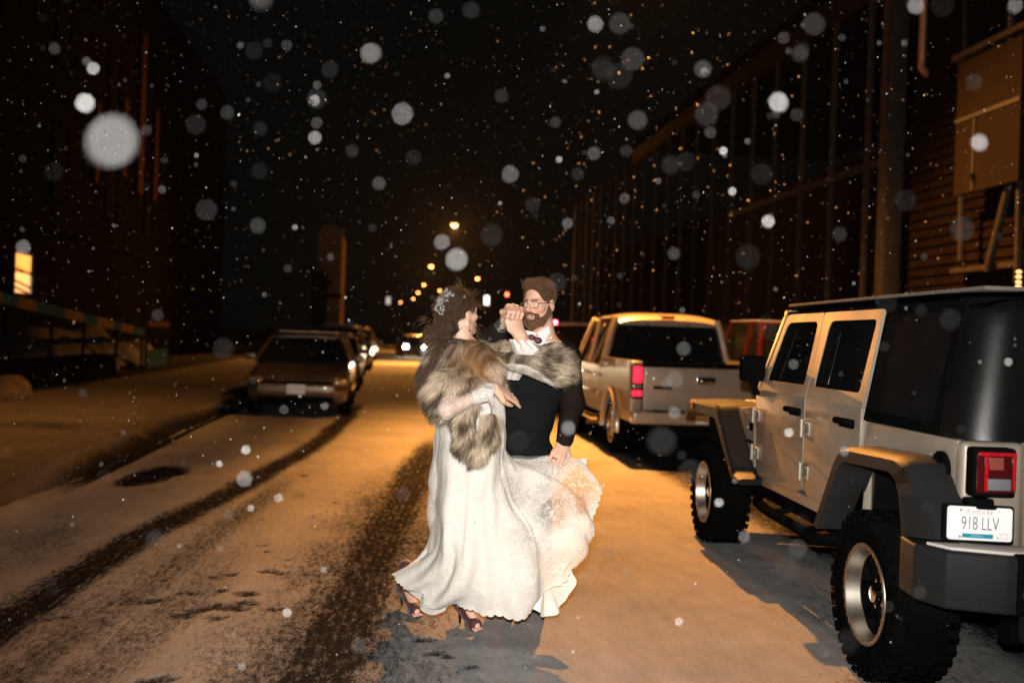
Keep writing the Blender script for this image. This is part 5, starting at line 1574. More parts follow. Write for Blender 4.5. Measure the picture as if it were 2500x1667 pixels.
# tattooed right forearm
ax = wrR - elR; tt = ((V - elR) @ ax) / (ax @ ax); dd = np.linalg.norm(V - elR - tt[:, None] * ax, axis=1)
tat = (tt > .1) & (tt < .98) & (dd < .06)
tn = np.abs(fbm(V, 26, 3, 8)); ink = np.where((tn < .13)[:, None], np.array([.34, .25, .17]), np.array([.035, .055, .065]))
C[tat] = ink[tat]
groom = np_mesh('person', V, Q, M_skin, origin=go, colors=C)
tag(groom, 'bearded man in glasses and dark suit, smiling and raising the woman\'s hand', 'person')
print('groom', len(V))

def seed_mesh(fn, lo, hi, h, it=1):
    S = SDF(lo, hi, h); fn(S); V, Q = S.mesh(); return relax(V, Q, it, .5), Q
def wrinkle(amp, sc_, seed):
    def f(P):
        q = fbm(P * np.array([1, 1, .45]), sc_, 3, seed)
        return amp * q
    return f
M_suit = pmat('dark_suit_wool', (0.013, 0.010, 0.0085), 0.9, bump=0.3, bscale=500, var=0.2, spec=0.0)
M_vest = pmat('black_waistcoat', (0.0075, 0.0095, 0.010), 0.85, bump=0.3, bscale=400, var=0.15, spec=0.0)
M_shirt = pmat('white_shirt', (0.74, 0.74, 0.76), 0.8, bump=0.2, bscale=200, var=0.04, spec=0.2)
M_tie = pmat('burgundy_bow_tie', (0.055, 0.008, 0.012), 0.6, bump=0.3, bscale=200)
M_shoe = pmat('black_leather', (0.012, 0.011, 0.010), 0.3)
# waistcoat and trousers
def f_(S):
    S.ell(chest + [0, 0, -.02], (.178, .122, .17), k=.05); S.ell(waist, (.156, .120, .15), k=.07); S.ell(pelv + [0, 0, .04], (.168, .130, .085), k=.05)
    S.displace(lambda P: .0035 * fbm(P * np.array([1, 1, 2.2]), 9, 2, 3))
V, Q = seed_mesh(f_, (chest[0] - .27, 5.0, .85), (chest[0] + .27, 5.5, 1.62), .008)
np_mesh('waistcoat', V, Q, M_vest, groom, go)
mb = MB()
for i in range(4):
    p = pv(1268 - i * 1.5, 960 + i * 36, GD - .135); mb.ball(p, (.007, .004, .007), 8, 6)
mb.build('waistcoat_buttons', M_vest, groom, go)
def f_(S):
    for s, ft in ((20, ftL), (-20, ftR)):
        hp = pv(1274 + s * 1.5, 1135, GD + .01); kn = (hp * .48 + ft * .52) + np.array([0, -.03, 0])
        S.chain([hp, kn, ft + np.array([0, .03, .10])], [.098, .078, .070], k=.03)
    S.ell(pelv, (.165, .125, .11), k=.04)
    S.displace(lambda P: .007 * fbm(P * np.array([1, 1, .8]), 7, 2, 13))
V, Q = seed_mesh(f_, (pelv[0] - .3, 5.0, .02), (pelv[0] + .3, 5.6, 1.05), .009)
np_mesh('trousers', V, Q, pmat('charcoal_trousers', (0.085, 0.085, 0.088), 0.85, spec=.1), groom, go)
for ft in (ftL, ftR):
    V, Q = seed_mesh(lambda S: S.cap(ft + np.array([0, .06, .05]), ft + np.array([-.02, -.15, .032]), .045, .038, k=.02), ft - [.12, .28, .005], ft + [.12, .2, .14], .007)
    V[:, 2] = np.maximum(V[:, 2], .001)
    np_mesh('shoe', V, Q, M_shoe, groom, go)
# jacket: shoulders, back, sides and sleeves
def f_(S):
    S.cap(nb + [0, .03, -.05], shL + [-.005, 0, -.012], .075, .072, k=.05); S.cap(nb + [0, .03, -.05], shR + [.005, 0, -.012], .075, .072, k=.05)
    S.ell(chest + [.0, .03, .02], (.186, .115, .17), k=.05); S.ell(waist + [0, .05, 0], (.150, .095, .16), k=.05)
    S.chain([shL, elL, wrL + (elL - wrL) * .10], [.068, .060, .048], k=.03)
    S.chain([shR, elR, elR + (wrR - elR) * .35], [.072, .068, .060], k=.03)
    # open front: cut away a V down to the waistcoat
    S.cap(nb + [-.01, -.13, -.02], pv(1285, 930, GD - .17), .034, .075, k=.01, sub=True)
    S.cap(pv(1285, 930, GD - .17), pv(1270, 1100, GD - .17), .10, .12, k=.01, sub=True)
    S.displace(wrinkle(.009, 9, 5))
V, Q = seed_mesh(f_, (chest[0] - .42, 4.78, .88), (chest[0] + .34, 5.55, 1.68), .0068)
np_mesh('jacket', V, Q, M_suit, groom, go)
# lapels
mb = MB()
for pts in ([(1352, 838), (1372, 846), (1366, 876), (1340, 905), (1322, 880)], [(1290, 842), (1268, 852), (1268, 878), (1290, 905), (1300, 880)]):
    vs = [pv(u, v, GD - .125) for u, v in pts] + [pv(u, v, GD - .117) for u, v in pts]; n_ = len(pts)
    mb.add(vs, [tuple(range(n_)), tuple(reversed(range(n_, 2 * n_)))] + [(i, (i + 1) % n_, n_ + (i + 1) % n_, n_ + i) for i in range(n_)])
mb.build('lapel', M_suit, groom, go)
# shirt: collar, front, left cuff
def f_(S):
    S.cap(nb + [-.002, -.010, .0], nb + [.002, .0, .030], .072, .064, k=.01)
    S.ell(nb + [-.03, -.07, -.09], (.075, .05, .12), k=.03)
    S.cap(nb + [-.005, -.02, .035], nb + [-.02, -.06, .13], .056, .064, k=.004, sub=True)
V, Q = seed_mesh(f_, nb - [.18, .22, .24], nb + [.14, .14, .09], .005)
np_mesh('shirt', V, Q, M_shirt, groom, go)
mb = MB()
def plate3(mb, pts, d, th=.004):
    vs = [pv(u, v, dd_) for u, v, dd_ in pts] + [pv(u, v, dd_ + th) for u, v, dd_ in pts]; n_ = len(pts)
    mb.add(vs, [tuple(range(n_)), tuple(reversed(range(n_, 2 * n_)))] + [(i, (i + 1) % n_, n_ + (i + 1) % n_, n_ + i) for i in range(n_)])
plate3(mb, [(1283, 806, GD - .085), (1312, 812, GD - .105), (1305, 822, GD - .12), (1292, 836, GD - .115), (1284, 826, GD - .10)], 0)
plate3(mb, [(1312, 812, GD - .105), (1340, 796, GD - .06), (1343, 812, GD - .065), (1328, 838, GD - .115), (1316, 824, GD - .12)], 0)
mb.build('collar_point', M_shirt, groom, go)
V, Q = seed_mesh(lambda S: S.cap(wrL + (elL - wrL) * .16, wrL + (elL - wrL) * .02, .044, .042, k=0), wrL - .1, wrL + .12, .006)
np_mesh('cuff', V, Q, M_suit, groom, go)
# bow tie
V, Q = seed_mesh(lambda S: (S.ell(pv(1297, 823, GD - .135), (.020, .010, .016), k=.006), S.ell(pv(1314, 831, GD - .137), (.021, .010, .017), k=.006), S.ell(pv(1305, 827, GD - .139), (.009, .011, .011), k=.004)), pv(1305, 827, GD - .135) - .07, pv(1305, 827, GD - .135) + .07, .004)
np_mesh('bow_tie', V, Q, M_tie, groom, go)
mb = MB(); rl = random.Random(2)
for i in range(9): mb.ball(pv(1345 + rl.uniform(-4, 4), 827 + rl.uniform(-8, 8), GD - .135), rl.uniform(.004, .007), 8, 5)
mb.build('lapel_pin', pmat('gilt_beads', (0.85, 0.72, 0.45), 0.3, metal=.5), groom, go)
# glasses
M_frame = pmat('thin_dark_glasses_frame', (0.03, 0.025, 0.025), 0.3, metal=.7)
mb = MB()
for s in (-1, 1):
    loop = [gL(s * (.032 + x_ * .025), .104 - .010 * abs(x_ + s * 0), .004 + z_ * .0155) for x_, z_ in resample_loop([(-1, -1), (1, -1), (1, 1), (-1, 1)], .5, 3)]
    mb.tube(loop + [loop[0], loop[1]], .0014, 5)
    mb.tube([gL(s * .057, .094, .012), gL(s * .078, .06, .012), gL(s * .088, .0, .012), gL(s * .085, -.02, -.004)], .0020, 5)
mb.tube([gL(-.008, .106, .008), gL(0, .110, .010), gL(.008, .106, .008)], .0015, 5)
gl = mb.build('glasses', M_frame, groom, go)
mb = MB()
for s in (-1, 1):
    pts = [gL(s * (.032 + x_ * .0245), .1035, .004 + z_ * .015) for x_, z_ in resample_loop([(-1, -1), (1, -1), (1, 1), (-1, 1)], .5, 3)]
    mb.add(pts, [tuple(range(len(pts)))])
mg, nt_, b_ = newmat('clear_spectacle_glass'); b_.inputs['Base Color'].default_value = (.9, .9, .9, 1); b_.inputs['Alpha'].default_value = .03; b_.inputs['Roughness'].default_value = .3; b_.inputs['Specular IOR Level'].default_value = .0
o = mb.build('spectacle_lens', mg, groom, go)
# short hair
def hairS(S):
    S.ell(gL(0, -.010, .049), (.078, .094, .081), gR, k=.01)
    S.cap(gL(-.035, .050, .108), gL(.035, .050, .108), .022, .022, k=.02)
    S.ell(gL(0, .105, -.015), (.076, .080, .104), gR, k=.006, sub=True)
    S.ell(gL(0, .03, -.085), (.12, .10, .075), gR, k=.006, sub=True)
    for s in (-1, 1): S.ell(gL(s * .09, .035, -.02), (.03, .022, .055), gR, k=.006, sub=True); S.ell(gL(s * .088, -.008, -.012), (.02, .026, .034), gR, k=.004, sub=True)
V, Q = seed_mesh(hairS, hc - .17, hc + .19, .0045)
HC = lambda P, t: np.array([.095, .050, .025]) * (.6 + .5 * RNG.random((len(P), 1))) * (.8 + .5 * t)
np_mesh('hair', V, Q, M_hair, groom, go, np.tile([.055, .030, .016], (len(V), 1)))
P, N = sample_surface(V, Q, 9000)
up_ = gR @ np.array([0, .3, .6]); D0 = N + up_ * .5; D0 /= np.linalg.norm(D0, axis=1)[:, None]
D1 = N * .5 + gR @ np.array([.2, -.6, .3]); D1 /= np.linalg.norm(D1, axis=1)[:, None]
lz = ((P - hc) @ gR)[:, 2]
strands('hair_strands', P, D0, D1, np.where(lz > .08, .020, .008) * (.7 + .6 * RNG.random(len(P))), .0016, HC, M_hair, groom, go, seg=3)
# beard
def beardS(S):
    for s in (-1, 1):
        S.chain([gL(s * .070, .004, -.012), gL(s * .066, .012, -.045), gL(s * .042, .052, -.088), gL(0, .080, -.100)], [.008, .013, .020, .024], k=.012)
        S.cap(gL(s * .004, .096, -.039), gL(s * .034, .080, -.052), .0060, .0065, k=.006)
        S.cap(gL(s * .034, .078, -.056), gL(s * .030, .074, -.085), .010, .016, k=.012)
    S.cap(gL(-.012, .082, -.084), gL(.012, .082, -.084), .011, .011, k=.010)
V, Q = seed_mesh(beardS, hc - .17, hc + .15, .004)
np_mesh('beard', V, Q, M_hair, groom, go, np.tile([.09, .046, .025], (len(V), 1)))
P, N = sample_surface(V, Q, 9000)
lm_ = (P - hc) @ gR / .96; km_ = ~((np.abs(lm_[:, 0]) < .026) & (lm_[:, 2] > -.074) & (lm_[:, 2] < -.044)); P, N = P[km_], N[km_]
D1 = N * .5 + gR @ np.array([0, .1, -.8]); D1 /= np.linalg.norm(D1, axis=1)[:, None]
BC = lambda P, t: np.array([.145, .076, .040]) * (.7 + .6 * RNG.random((len(P), 1))) * (.8 + .5 * t)
strands('beard_strands', P, N, D1, .007 * (.6 + .7 * RNG.random(len(P))), .0014, BC, M_hair, groom, go, seg=3)
# ring: band on the ring finger of the lowered hand
def ring_at(p, d, r, mat, par, org, nm='ring', stone=False):
    d = Vector(d).normalized(); a = d.cross(Vector((0, 0, 1))).normalized(); b = d.cross(a)
    mb = MB(); loop = [Vector(p) + (a * math.cos(q) + b * math.sin(q)) * r for q in np.linspace(0, 2 * PI, 17)]
    mb.tube(loop, .0024, 6, cap=False)
    if stone: mb.ball(Vector(p) + Vector((0, -r, .003)), .006, 8, 6)
    return mb.build(nm, mat, par, org)
ring_at(wrL + hD * .105 - hS * -.0 + hS * 0 + hS * (.031 - .0205 * 2) * -1 * -1 - hN * .01, hD * .9 - hN * .3, .0115, M_black, groom, go)

# ------------------------------------------------------------------ BRIDE
BD = 5.0
bo_ = tuple(np.array(ground(1110, 1535)[:]))
bc = pv(1123, 768, BD)
bf = nrm((.80, .58, .10)); bup = nrm((-.03, .04, 1))
S = SDF((-.42, 4.42, -.01), (1.02, 5.50, 1.80), .0054)
bL, bR = head_prims(S, bc, bf, bup, .93)
bn = pv(1140, 852, BD + .01)
S.cap(bL(0, -.020, -.06), bn, .045, .052, k=.02)
bch, bwa, bhi = pv(1135, 925, BD), pv(1150, 1010, BD + .0), pv(1148, 1110, BD)
S.ell(bch, (.125, .105, .14), k=.05); S.ell(bwa, (.11, .09, .12), k=.06); S.ell(bhi, (.155, .14, .13), k=.06)
bshR, belR, bwrR = pv(1106, 892, BD - .08), pv(1090, 1000, BD - .30), pv(1206, 946, BD - .18)
bshL, belL, bwrL = pv(1180, 868, BD + .08), pv(1300, 884, BD + .0), pv(1270, 820, BD - .12)
S.cap(bn, bshR, .035, .045, k=.05); S.cap(bn, bshL, .035, .045, k=.05)
S.chain([bshR, belR, bwrR], [.044, .036, .025], k=.02); S.chain([bshL, belL, bwrL], [.044, .042, .036], k=.02)
# right hand on his waistcoat: back of the hand up, fingers spread to the right
Db = nrm(pv(1250, 961, BD - .10) - bwrR)
tb, bS, bD_, bN = hand_prims(S, bwrR, Db, (.28, -.62, .72), (8, 12, 16, 22), thumb=(.8, .1), spread=.42, sc_=1.12, flip=1)
# left hand inside his
hand_prims(S, bwrL, nrm(pv(1260, 776, BD - .16) - bwrL), (.55, -.75, .2), (55, 58, 60, 62), thumb=(.5, .2), spread=.02, sc_=1.02, flip=-1)
fR, fL = np.array(ground(1160, 1538)[:]), np.array(ground(1015, 1503)[:])     # balls of the feet
aR, aL = np.array(pv(1136, 1478, fR[1] + .10)), np.array(pv(990, 1428, fL[1] + .13))
aR[2] = max(aR[2], .15); aL[2] = max(aL[2], .15)
for an, ft, hx in ((aR, fR, 1165), (aL, fL, 1130)):
    hp = pv(hx, 1150, BD); kn = hp * .5 + an * .5 + np.array([.14 if hx == 1130 else .05, -.02, .02])
    S.chain([hp, kn, an], [.085, .052, .036], k=.03)
    S.cap(an, ft + [0, 0, .030], .032, .026, k=.015)
    tdir = nrm((ft - an) * [1, 1, 0])
    for j in range(5):
        sd = np.array([-tdir[1], tdir[0], 0]) * (-.024 + .012 * j)
        S.cap(ft + sd + [0, 0, .018], ft + sd + tdir * (.038 - .004 * j) + [0, 0, .012], .009, .008, k=.002)
V, Q = S.mesh(); V = relax(V, Q, 1, .5)
C = np.tile(SKIN * np.array([1.06, 1.08, 1.1]), (len(V), 1)) * (1 + .08 * fbm(V, 14, 3, 23)[:, None])
loc = (V - bc) @ bR / .93
lip = (np.abs(loc[:, 2] + .060) < .0145) & (np.abs(loc[:, 0]) < .025) & (loc[:, 1] > .084) & (np.linalg.norm(loc, axis=1) < .16)
C[lip] = (.4, .06, .07)
bride = np_mesh('person', V, Q, M_skin, origin=bo_, colors=C)
tag(bride, 'woman in a white lace wedding dress and fur stole, seen from behind, dancing', 'person')
print('bride', len(V))
# booties
M_boot = pmat('burgundy_velvet', (0.05, 0.010, 0.012), 0.7, bump=.4, bscale=90, var=.6, vscale=28, sheen=.2)
for an, ft in ((aR, fR), (aL, fL)):
    tdir = nrm((ft - an) * [1, 1, 0]); heel = an - tdir * .045; heel[2] = .105
    def f_(S):
        S.chain([an + [0, 0, .07], an + [0, 0, .02]], [.046, .044], k=.02)
        S.chain([an, heel + [0, 0, -.005], (heel + ft) / 2 + [0, 0, .02], ft + [0, 0, .030]], [.042, .034, .033, .034], k=.02)
        S.cap(ft + [0, 0, .012], ft - tdir * .05 + [0, 0, .02], .034, .03, k=.01)
        S.cap(ft + tdir * .042 + [0, 0, .028], ft + tdir * .09 + [0, 0, .03], .026, .03, k=.004, sub=True)
    V, Q = seed_mesh(f_, np.minimum(an, ft) - .14, np.maximum(an, ft) + .16, .0055)
    V[:, 2] = np.maximum(V[:, 2], .002)
    b_ = np_mesh('boot', V, Q, M_boot, bride, bo_)
    mb = MB(); mb.tube([heel + [0, 0, -.01], heel * [1, 1, 0] + np.append(-tdir[:2] * .0, .0)], [.014, .005], 8)
    mb.build('stiletto_heel', pmat('heel_gloss', (.02, .016, .012), .2, metal=.5) if an is aR else bpy.data.materials['heel_gloss'], bride, bo_)

# ---- the dress
def crom(P, n, closed=True):
    P = np.asarray(P, float); m = len(P); out = []
    t = np.linspace(0, m if closed else m - 1, n, endpoint=not closed)
    i = np.floor(t).astype(int); f = (t - i)[:, None]
    if closed: g = lambda k: P[(i + k) % m]
    else:
        i = np.minimum(i, m - 2); f = (t - i)[:, None]; g = lambda k: P[np.clip(i + k, 0, m - 1)]
    a, b, c, d = g(-1), g(0), g(1), g(2)
    return .5 * (2 * b + (c - a) * f + (2 * a - 5 * b + 4 * c - d) * f ** 2 + (-a + 3 * b - 3 * c + d) * f ** 3)
DR = [  # L, LF, F, RF, R, RT, RB, B, LB, LL
    [(1078, 960, 5.0), (1100, 968, 4.91), (1150, 972, 4.88), (1200, 968, 4.92), (1224, 960, 5.0), (1220, 955, 5.05), (1195, 950, 5.09), (1150, 950, 5.11), (1100, 955, 5.09), (1080, 958, 5.05)],
    [(1072, 1030, 5.0), (1095, 1045, 4.89), (1150, 1050, 4.85), (1205, 1045, 4.89), (1233, 1035, 5.0), (1230, 1025, 5.05), (1200, 1018, 5.11), (1150, 1018, 5.13), (1100, 1020, 5.11), (1070, 1026, 5.05)],
    [(1062, 1110, 5.0), (1087, 1128, 4.86), (1145, 1136, 4.80), (1205, 1130, 4.85), (1235, 1116, 4.95), (1238, 1108, 5.02), (1205, 1100, 5.10), (1150, 1095, 5.15), (1090, 1098, 5.12), (1062, 1105, 5.06)],
    [(1052, 1225, 5.0), (1082, 1252, 4.84), (1145, 1268, 4.78), (1215, 1246, 4.82), (1262, 1200, 4.90), (1282, 1150, 4.97), (1262, 1122, 5.06), (1180, 1150, 5.13), (1090, 1190, 5.15), (1052, 1212, 5.08)],
    [(1060, 1318, 5.0), (1085, 1352, 4.82), (1148, 1370, 4.76), (1240, 1345, 4.79), (1335, 1270, 4.86), (1362, 1170, 4.95), (1330, 1118, 5.04), (1210, 1200, 5.13), (1095, 1285, 5.18), (1064, 1304, 5.1)],
    [(1030, 1366, 5.02), (1062, 1424, 4.85), (1145, 1445, 4.79), (1275, 1428, 4.80), (1405, 1325, 4.88), (1428, 1192, 4.97), (1388, 1122, 5.06), (1250, 1240, 5.14), (1085, 1350, 5.22), (1038, 1356, 5.12)],
    [(972, 1404, 5.06), (1028, 1466, 4.92), (1145, 1490, 4.85), (1310, 1480, 4.85), (1432, 1345, 4.92), (1458, 1215, 5.0), (1420, 1126, 5.08), (1285, 1270, 5.14), (1080, 1400, 5.28), (985, 1394, 5.18)]]
NA, NT = 360, 130
rings = [crom([pv(*p) for p in r_], NA) for r_ in DR]
G = crom(np.stack(rings).reshape(len(rings), -1), NT, closed=False).reshape(NT, NA, 3)
T = np.linspace(0, 1, NT)[:, None]; A = np.linspace(0, 2 * PI, NA, endpoint=False)[None, :]
cen = G.mean(1, keepdims=True)
out = G - cen; out /= np.linalg.norm(out, axis=2)[..., None]
yv = np.array([0, 0, 0])
fold = (np.sin(A * 8 + 6.5 * T ** 2 + 1.0) * .55 + np.sin(A * 13 + 8 * T ** 2 + 2.0) * .35 + np.sin(A * 24 + 5 * T) * .15)
fold = np.sign(fold) * np.abs(fold) ** .8
amp = .004 + .034 * smoothstep(.28, .95, T)
amp = amp - (.030 * np.exp(-((A - 2 * PI * .365) / .10) ** 2) * smoothstep(.12, .45, T)) / np.maximum(np.abs(fold), .3) * np.sign(fold)
G = G + out * (fold * amp)[..., None]
tw = np.sin(A * 5 - 6.5 * T + .7) * .010 * smoothstep(.1, .6, T) + np.sin(A * 3 + 9 * T) * .006
G = G + out * tw[..., None]
# diagonal drape lines across hip and thigh
G += out * (.0045 * np.sin(A * 4 + T * 38) * smoothstep(.05, .2, T) * (1 - smoothstep(.5, .75, T)))[..., None]
# ragged, scalloped hem
dwn = G[-1] - G[-6]; dwn /= np.linalg.norm(dwn, axis=1)[:, None]
sc2 = (np.abs(np.sin(A * 46)) ** .7)[0][:, None]
for k in range(4): G[NT - 1 - k] += dwn * (sc2 * .014 - .006) * (1 - k / 4)
fl = G.reshape(-1, 3); fl = fl + .0025 * np.stack([fbm(fl, 22, 2, 61), fbm(fl, 22, 2, 62), fbm(fl, 22, 2, 63)], -1)
I = np.arange(NT * NA).reshape(NT, NA); J = np.roll(I, -1, axis=1)
Qd = np.stack([I[:-1], I[1:], J[1:], J[:-1]], -1).reshape(-1, 4)
Tn = np.broadcast_to(T, (NT, NA)); An = np.broadcast_to(A, (NT, NA))
# colour: r = how sheer the lace is, g = height along the skirt
right = np.clip(np.cos(An - 2 * PI * 5.2 / 10), 0, 1)
left = np.clip(np.cos(An - 2 * PI * -.4 / 10), 0, 1) ** 4
sheer = right ** 1.2 * smoothstep(.20, .34, Tn) * (1 - .45 * smoothstep(.86, .97, Tn)) + left * smoothstep(.42, .5, Tn) * (1 - smoothstep(.66, .74, Tn)) * .7
Cd = np.stack([np.clip(sheer, 0, 1), Tn, Tn * 0], -1).reshape(-1, 3)
def lace_material(name, base=(.80, .755, .695), amt=.80, patchy=True):
    m, nt, b = newmat(name); L = nt.links; N_ = nt.nodes
    tc = N_.new('ShaderNodeTexCoord'); at_ = N_.new('ShaderNodeAttribute'); at_.attribute_name = 'Col'
    sep = N_.new('ShaderNodeSeparateColor'); L.new(at_.outputs['Color'], sep.inputs[0])
    def noise(s, d=4, dist=0):
        n = N_.new('ShaderNodeTexNoise'); n.inputs['Scale'].default_value = s; n.inputs['Detail'].default_value = d; n.inputs['Distortion'].default_value = dist; L.new(tc.outputs['Object'], n.inputs['Vector']); return n.outputs['Fac']
    def mth(op, a, c=None, cl=False):
        n = N_.new('ShaderNodeMath'); n.operation = op; n.use_clamp = cl
        for i, x in enumerate((a, c)):
            if x is None: continue
            if isinstance(x, (int, float)): n.inputs[i].default_value = x
            else: L.new(x, n.inputs[i])
        return n.outputs[0]
    vo = N_.new('ShaderNodeTexVoronoi'); vo.inputs['Scale'].default_value = 70; vo.feature = 'DISTANCE_TO_EDGE'; L.new(tc.outputs['Object'], vo.inputs['Vector'])
    wv = N_.new('ShaderNodeTexVoronoi'); wv.inputs['Scale'].default_value = 17; wv.feature = 'SMOOTH_F1'; L.new(tc.outputs['Object'], wv.inputs['Vector'])
    flower = mth('ADD', mth('MULTIPLY', noise(38, 5, 1.6), .9), mth('MULTIPLY', mth('LESS_THAN', vo.outputs['Distance'], .035), .16))
    motif = mth('MULTIPLY', mth('SUBTRACT', flower, .45), 5, True)                       # 1 = thread, 0 = net
    br = mth('ADD', mth('MULTIPLY', motif, .16), .84)
    sv = N_.new('ShaderNodeVectorMath'); sv.operation = 'SCALE'; sv.inputs[0].default_value = base; L.new(br, sv.inputs['Scale']); L.new(sv.outputs[0], b.inputs['Base Color'])
    b.inputs['Roughness'].default_value = .75; b.inputs['Specular IOR Level'].default_value = .2; b.inputs['Sheen Weight'].default_value = .1
    bp = N_.new('ShaderNodeBump'); bp.inputs['Strength'].default_value = .5; bp.inputs['Distance'].default_value = .004
    L.new(mth('ADD', motif, mth('MULTIPLY', noise(160, 2), .5)), bp.inputs['Height']); L.new(bp.outputs[0], b.inputs['Normal'])
    tl = N_.new('ShaderNodeBsdfTranslucent'); tl.inputs[0].default_value = (*base, 1)
    m1 = N_.new('ShaderNodeMixShader'); m1.inputs[0].default_value = .13; L.new(b.outputs[0], m1.inputs[1]); L.new(tl.outputs[0], m1.inputs[2])
    tr = N_.new('ShaderNodeBsdfTransparent')
    big = mth('MULTIPLY', mth('SUBTRACT', noise(4.5, 2), .36), 5, True)
    f = mth('MULTIPLY', mth('MULTIPLY', sep.outputs[0], mth('SUBTRACT', 1.0, mth('MULTIPLY', motif, .85))), mth('MULTIPLY', big, amt) if patchy else amt)
    m2 = N_.new('ShaderNodeMixShader'); L.new(f, m2.inputs[0]); L.new(m1.outputs[0], m2.inputs[1]); L.new(tr.outputs[0], m2.inputs[2])
    outn = [n for n in N_ if n.type == 'OUTPUT_MATERIAL'][0]; L.new(m2.outputs[0], outn.inputs['Surface'])
    return m
M_lace = lace_material('white_lace')
np_mesh('dress', fl, Qd, M_lace, bride, bo_, Cd)
# bodice
def f_(S):
    S.ell(bch + [0, 0, 0], (.137, .117, .145), k=.05); S.ell(bwa + [0, 0, .01], (.128, .105, .12), k=.05); S.cap(bch + [.09, .02, .09], bshL, .06, .055, k=.03); S.cap(bch + [-.05, -.02, .05], bshR, .04, .035, k=.03)
V, Q = seed_mesh(f_, (bch[0] - .3, 4.75, .98), (bch[0] + .3, 5.3, 1.5), .007)
np_mesh('bodice', V, Q, M_lace, bride, bo_, np.zeros((len(V), 3)))
# satin underskirt hanging below the lace
M_satin = pmat('ivory_satin', (.56, .53, .47), .38, var=.05, bump=.1, bscale=30, spec=.5)
US = [[(1060, 1225, 5.03), (1085, 1245, 4.92), (1150, 1255, 4.88), (1205, 1240, 4.9), (1240, 1215, 4.97), (1240, 1190, 5.03), (1210, 1180, 5.08), (1150, 1180, 5.1), (1095, 1200, 5.1), (1065, 1215, 5.07)],
      [(1040, 1370, 5.04), (1075, 1400, 4.90), (1150, 1415, 4.85), (1240, 1400, 4.87), (1320, 1360, 4.94), (1320, 1320, 5.02), (1260, 1310, 5.1), (1160, 1330, 5.15), (1085, 1350, 5.15), (1045, 1360, 5.1)],
      [(1002, 1440, 5.08), (1052, 1500, 4.97), (1120, 1470, 4.90), (1180, 1478, 4.88), (1292, 1482, 4.88), (1332, 1507, 4.90), (1384, 1462, 4.95), (1390, 1380, 5.02), (1190, 1430, 5.18), (1040, 1425, 5.18)]]
ur = [crom([pv(*p) for p in r_], 240) for r_ in US]
GU = crom(np.stack(ur).reshape(3, -1), 60, closed=False).reshape(60, 240, 3)
Tu = np.linspace(0, 1, 60)[:, None]; Au = np.linspace(0, 2 * PI, 240, endpoint=False)[None, :]
ou = GU - GU.mean(1, keepdims=True); ou /= np.linalg.norm(ou, axis=2)[..., None]
GU = GU + ou * ((np.sin(Au * 11 + Tu * 2) + .5 * np.sin(Au * 19)) * .012 * Tu)[..., None]
I = np.arange(60 * 240).reshape(60, 240); J = np.roll(I, -1, axis=1)
np_mesh('underskirt', GU.reshape(-1, 3), np.stack([I[:-1], I[1:], J[1:], J[:-1]], -1).reshape(-1, 4), M_satin, bride, bo_)
# ---- lace sleeves
M_sleeve = lace_material('sheer_sleeve_lace', (.80, .76, .73), .85, False)
def f_(S):
    S.chain([belR + (bshR - belR) * .35, belR + [-.0, 0, -.004], belR + (bwrR - belR) * .9], [.045, .042, .036], k=.02)
    S.displace(lambda P: .004 * fbm(P, 16, 2, 4))
V, Q = seed_mesh(f_, np.minimum(belR, bwrR) - .12, np.maximum(bshR, bwrR) + .12, .006)
c_ = np.zeros((len(V), 3)); c_[:, 0] = .9
np_mesh('sleeve', V, Q, M_sleeve, bride, bo_, c_)
def bell(ctr0, r0, ctrs, name='bell_cuff', scal=17, mat=M_sleeve, sheer_=.25):
    """flared cuff lofted through rings (centre, semi axes a, b vectors)"""
    G_ = []
    n_ = 120; th = np.linspace(0, 2 * PI, n_, endpoint=False)[:, None]
    for c_, a_, b_ in ctrs: G_.append(np.array(c_) + np.cos(th) * np.array(a_) + np.sin(th) * np.array(b_))
    G_ = crom(np.stack(G_).reshape(len(G_), -1), 26, closed=False).reshape(26, n_, 3)
    t_ = np.linspace(0, 1, 26)[:, None]; o_ = G_ - G_.mean(1, keepdims=True); o_ /= np.linalg.norm(o_, axis=2)[..., None]
    G_ = G_ + o_ * (np.sin(th.T * 7 + 1) * .008 * t_ ** 1.5 + np.sin(th.T * 12) * .004 * t_)[..., None]
    G_[-1] += (G_[-1] - G_[-3]) * (.5 * np.abs(np.sin(th * scal)))
    I = np.arange(26 * n_).reshape(26, n_); J = np.roll(I, -1, axis=1)
    V_ = G_.reshape(-1, 3); c_ = np.zeros((len(V_), 3)); c_[:, 0] = sheer_
    return np_mesh(name, V_, np.stack([I[:-1], I[1:], J[1:], J[:-1]], -1).reshape(-1, 4), mat, bride, bo_, c_)
ax_ = nrm(bwrR - belR); px_ = nrm(np.cross(ax_, (0, 1, 0)))
bell(0, 0, [(belR + (bwrR - belR) * .55, px_ * .040, (0, .040, 0)), (belR + (bwrR - belR) * .80 + [0, 0, -.006], px_ * .047, (0, .046, 0)), (pv(1186, 966, BD - .20), px_ * .062, (0, .058, 0)), (pv(1200, 976, BD - .21), px_ * .078 + np.array([.03, 0, 0]), (0, .066, 0))])
bell(0, 0, [(pv(1296, 866, BD - .07), (.080, 0, .0), (0, .06, 0)), (pv(1288, 853, BD - .08), (.074, 0, .0), (0, .06, 0)), (pv(1280, 841, BD - .09), (.060, 0, .0), (0, .052, 0)), (pv(1273, 830, BD - .10), (.052, 0, .0), (0, .046, 0))], sheer_=.1)
